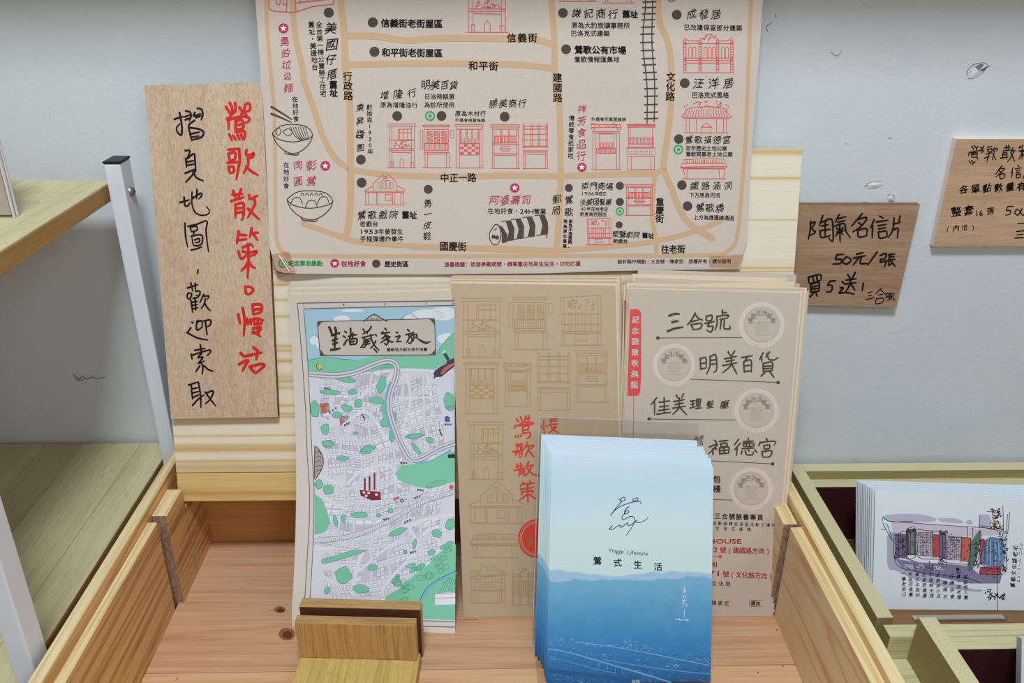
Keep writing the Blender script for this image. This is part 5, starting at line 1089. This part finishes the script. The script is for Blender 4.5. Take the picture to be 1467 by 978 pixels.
R = random.Random(3); twn = flat('print_town_lights', (134, 184, 214), .5); tw2 = flat('print_town_mid', (84, 150, 198), .5); tw3 = flat('print_town_dark', (36, 92, 150), .5)
TK = lambda x, y: (780 + x / 5.868, 880 + y / 5.868)
for x, y, rx, ry, n_ in ((180, 235, 80, 42, 60), (60, 235, 30, 30, 14), (360, 245, 60, 14, 18), (450, 268, 40, 10, 10), (600, 270, 70, 12, 22), (720, 250, 60, 34, 44), (890, 300, 90, 36, 50), (1080, 435, 64, 20, 30), (540, 345, 70, 10, 18), (390, 335, 40, 10, 9), (1310, 390, 80, 28, 30), (765, 382, 34, 8, 8), (200, 540, 200, 20, 24), (60, 360, 40, 20, 12), (900, 558, 40, 8, 8)):
    for _ in range(n_):
        a, b2 = R.uniform(-rx, rx), R.uniform(-ry, ry); p = TK(x + a, y + b2 + a * .12)
        if p[1] < 986 and 787 < p[0] < 1016: bi.line([p, (p[0] + R.uniform(.8, 2.6), p[1] + R.uniform(-.1, .5))], R.uniform(.4, 1.0), twn if R.random() < .5 else tw2, 2, cap=False)
for l, w_, m_ in (([(30, 290), (200, 320), (430, 385), (650, 450), (860, 510), (1060, 572)], 2.0, tw2), ([(30, 285), (200, 315), (430, 380), (650, 444), (860, 503), (1060, 566)], .8, twn), ([(260, 230), (520, 262), (800, 310), (1100, 370), (1395, 430)], .9, twn), ([(30, 350), (250, 410), (480, 470), (600, 492)], 1.2, tw2), ([(500, 380), (800, 430), (1100, 470), (1395, 500)], 1.6, tw2), ([(40, 470), (300, 500), (560, 530), (700, 560)], 5, tw3), ([(700, 500), (760, 530)], 3, tw3)): bi.line([TK(*a) for a in l], w_, m_, 1 if m_ is tw3 else 2)
for x in (95, 460, 530, 595, 655, 830): bi.line([TK(x, 300 + (x - 95) * .28), TK(x, 345 + (x - 95) * .28)], .8, tw2, 2, cap=False)
bi.glyphs('鶯歌', (908, 976), (914, 976), 6, wh, .02)
bi.build('card_print', bc)

# ------------------------------------------------------------------ watercolour postcards in the box
PS = Surf([(.3458, .4984), (.4258, .4624)], -.03)
pg = 'watercolour postcards in the pressed-board box'
def pbott(S, qd): return bottoms(S, qd, .4256)
q = pbott(PS, [(1254, 700), (1558, 720), (1550, 893), (1250, 875)])
pc = thing('postcard', PS.hit([(1400, 880)])[0], 'front white postcard with a sideways watercolour of red and purple street houses', 'postcard', pg)
sheet('card', PS, q, .0008, white_card, pc, mat_edge=sleeve_edge)
for i in range(10):
    f = (i + 1) / 10; a = (1254 - 27 * f ** .8, 700 - 12.5 * f); b2 = (1556 - 20 * f, 719 - 22 * f); S = PS.moved(-.0024 * (i + 1))
    o = sheet('postcard', S, pbott(S, [a, b2, (1548 - 18 * f, 890), (1250 - 24 * f ** .8, 875)]), .0010, white_card, None, mat_edge=sleeve_edge if i % 2 else white_card); tag(o, 'white card behind the watercolour postcard, showing only its edges' if i < 9 else 'rearmost white card of the watercolour stack, furthest left against the dark red lining', 'postcard', pg)
wi = Ink(PS); Wc = lambda x, y: (1220 + x / 5.927, 660 + y / 5.927)
wc = lambda n, c: flat('wash_' + n, c, .6)
w_sky = wc('lilac', (196, 190, 214)); w_grey = wc('grey', (178, 182, 204)); w_pur = wc('purple', (120, 108, 140)); w_dk = wc('dark', (84, 74, 100)); w_red = wc('red', (200, 78, 86)); w_or = wc('orange', (206, 106, 92)); w_gr = wc('green', (96, 130, 118)); w_bl = wc('blue', (104, 146, 190)); w_crm = wc('cream', (206, 192, 204)); w_ink = wc('ink', (48, 42, 58)); w_yel = wc('ochre', (206, 160, 70))
def wp(pts, m, l=1, sm=True): wi.poly([Wc(*p) for p in pts], m, l, sm=sm)
wp([(285, 460), (400, 450), (560, 452), (700, 480), (712, 510), (600, 520), (340, 515), (272, 490)], w_sky); wp([(735, 485), (880, 488), (940, 510), (930, 530), (760, 515)], w_sky); wp([(965, 520), (1005, 495), (1030, 530), (1000, 540)], w_sky); wp([(1088, 455), (1170, 460), (1175, 560), (1090, 560)], w_sky)
wp([(300, 640), (340, 600), (400, 640), (420, 880), (600, 950), (1000, 1080), (1100, 1090), (1090, 1110), (900, 1090), (560, 1010), (380, 930), (310, 900)], w_grey)
wp([(340, 520), (560, 525), (860, 550), (1040, 570), (1280, 580), (1280, 620), (960, 640), (560, 600), (360, 600)], wc('blush', (214, 202, 220)))
wp([(368, 620), (470, 620), (470, 830), (368, 820)], w_pur, 2, False); wp([(470, 580), (545, 575), (550, 800), (470, 800)], w_dk, 3, False); wp([(484, 600), (530, 598), (532, 785), (490, 788)], wc('moss', (130, 134, 124)), 4, False)
wp([(552, 590), (690, 598), (690, 820), (560, 810)], w_crm, 2, False); wp([(692, 620), (748, 625), (742, 820), (690, 820)], w_red, 3, False); wp([(748, 600), (800, 600), (800, 830), (748, 825)], w_pur, 3, False); wp([(800, 630), (935, 640), (930, 845), (800, 840)], w_crm, 2, False)
wp([(935, 645), (1015, 650), (1005, 860), (925, 850)], w_or, 3, False); wp([(1015, 680), (1085, 590), (1100, 620), (1060, 840), (1000, 940), (985, 880)], w_gr, 3); wp([(1090, 660), (1130, 660), (1115, 880), (1085, 880)], w_red, 3, False)
wp([(1120, 690), (1180, 655), (1280, 680), (1275, 890), (1110, 870)], w_bl, 3); wp([(1090, 900), (1270, 890), (1270, 960), (1080, 960)], w_red, 3, False)
wp([(370, 830), (560, 860), (760, 870), (1000, 890), (1080, 960), (1280, 950), (1260, 1040), (1000, 1040), (700, 980), (440, 920)], wc('dusk', (138, 130, 164)), 2, False); wp([(450, 870), (520, 880), (530, 920), (450, 915)], w_grey, 3, False); wp([(530, 868), (620, 880), (620, 915), (550, 905)], wc('mist', (170, 170, 200)), 3, False); wp([(700, 890), (780, 890), (780, 925), (700, 925)], w_crm, 3, False)
for x0, x1, y0, y1, nx, ny in ((565, 685, 605, 800, 7, 9), (810, 925, 650, 835, 7, 9)):
    for a in range(nx + 1): x = x0 + (x1 - x0) * a / nx; wi.line([Wc(x, y0), Wc(x + R.uniform(-4, 4), y1)], .6, w_dk, 5, cap=False)
    for b2 in range(ny + 1): y = y0 + (y1 - y0) * b2 / ny; wi.line([Wc(x0, y), Wc(x1, y + R.uniform(-4, 4))], .6, w_dk, 5, cap=False)
    for _ in range(40): x, y = R.uniform(x0, x1), R.uniform(y0, y1); wi.line([Wc(x, y), Wc(x + R.uniform(-9, 9), y + R.uniform(-9, 9))], 1.1, w_dk, 5, cap=False)
for a in range(12): x = 1130 + a * 12; wi.line([Wc(x, 680), Wc(x + R.uniform(-6, 6), 880)], 1.0 if a % 2 else 1.6, w_dk if a % 3 == 0 else w_bl if a % 2 else wc('sky', (150, 184, 214)), 5, cap=False)
for s_ in ('250,580 290,580; 262,480 340,515 520,510; 262,520 330,650 370,700; 300,530 345,660; 268,470 262,510; 330,512 700,540 1030,560 1280,580; 360,620 365,830 440,915 700,960 1000,1000 1100,1040; 372,620 470,615 470,840; 400,625 400,815; 430,620 432,830; 465,580 540,572 552,795 470,810 465,580; 500,590 500,790; 545,580 690,595 750,600; 690,600 692,830; 745,600 745,840; 765,600 790,620 800,620; 772,610 775,830; 800,625 805,850; 935,640 930,860; 1015,650 1000,940; 1030,560 1030,650; 985,560 985,650; 560,810 600,830 740,835; 740,830 790,860 1000,880; 820,640 1020,655; 470,830 560,860; 450,870 530,880 530,920; 620,870 625,920; 1085,590 1100,640 1070,850 1010,930; 1120,690 1180,650 1285,690 1280,900 1110,880 1120,690; 1285,380 1290,600 1275,640 1240,640; 1325,450 1310,700 1320,920; 1345,430 1325,620; 1100,560 1280,600; 1085,550 1270,560; 1090,460 1085,570; 1280,700 1300,760 1290,900; 1100,960 1280,960 1320,910; 1240,900 1240,1300; 1180,640 1170,680; 1150,430 1200,430',):
    for st_ in s_.split(';'):
        p = [tuple(map(float, a.split(','))) for a in st_.split()]; wi.line([Wc(*a) for a in p], .8, w_ink, 6, step=4, cap=False)
def scr(cx, cy, rx, ry, n_, m, wd=.9):
    for _ in range(n_):
        x, y = cx + R.uniform(-rx, rx), cy + R.uniform(-ry, ry); wi.line([Wc(x, y), Wc(x + R.uniform(-18, 18), y + R.uniform(-18, 18)), Wc(x + R.uniform(-20, 20), y + R.uniform(-20, 20))], wd, m, 6, cap=False)
scr(620, 700, 240, 110, 60, w_dk, .7); scr(640, 900, 200, 34, 34, w_pur, 1.6); scr(900, 740, 120, 100, 30, w_ink, .7); scr(415, 720, 45, 100, 36, w_ink, .8); scr(1190, 770, 80, 110, 34, w_dk, .9); scr(1230, 450, 34, 34, 22, w_ink, 1.3); scr(1228, 515, 30, 34, 12, w_yel, 1.5); scr(1222, 540, 34, 34, 14, w_ink, 1.1); scr(1070, 790, 22, 120, 30, w_ink, 1.0); scr(1290, 620, 26, 60, 20, w_ink); scr(1300, 820, 20, 120, 26, w_ink); scr(900, 920, 30, 14, 8, w_ink, 1.4); scr(680, 905, 40, 20, 12, w_ink); scr(770, 850, 30, 30, 12, w_ink); scr(1180, 940, 90, 40, 26, w_dk, 1.2); scr(1240, 1150, 80, 22, 22, w_ink, 1.3); scr(500, 600, 40, 16, 14, w_ink); scr(780, 610, 30, 14, 12, w_ink); scr(1160, 1110, 20, 12, 5, w_ink, 1.0)
cols = ['一樓老街口', '走在河堤看', '舊文化路的', '街屋老牆邊', '午後時光裡', '老樹與小店', '二樓陽台', '紅磚拱窗', '畫一張老屋', '留給旅人看']
for i, s_ in enumerate(cols): x = 1220 + (440 + i * 58.5) / 5.927; y = 813; wi.glyphs(s_, (x, y + (50 + i * 3) / 5.927), (x + 1, y + (225 + i * 3) / 5.927), 7.2, w_ink, .01, 1, rot=.0, layer=7)
wi.glyphs('鶯歌文化路老宅', (1451, 838), (1455, 785), 8.5, w_ink, .02, 1, rot=-1.57, layer=7); wi.glyphs('2017・八・二十三', (1459, 832), (1463, 780), 6, w_ink, .01, 1, rot=-1.57, layer=7)
wi.build('watercolour_print', pc)
# clear stand foot under the postcards
lp = at_h(1305, 880, .4255); lp2 = at_h(1440, 886, .4255)
cs = thing('card_stand', (lp[0], lp[1] - .006, CAMZ - .4262), 'clear acrylic foot under the watercolour postcards', 'stand')
box('front_lip', lp[0], lp2[0], lp[1] - .0075, lp[1] - .0058, .4205, .4261, acrylic, cs, .0003); box('foot', lp[0], lp2[0], lp[1] - .0057, lp[1] - .0015, .4248, .4261, ae, cs, .0003)
P2 = Surf([(.345, .3510), (.4258, .3260)])
for i in range(5):
    S = P2.moved(-.0016 * i); q = pbott(S, [(1464 - i * 1.5, 915 - i * .8), (1700, 930 - i * .8), (1690, 1100), (1461 - i * 1.5, 1100)])
    o = sheet('postcard', S, q, .0010, white_card, None, mat_edge=sleeve_edge); tag(o, 'white card edge in the lower right corner, in front of the watercolour postcards', 'postcard', 'white cards cut off in the lower right corner')
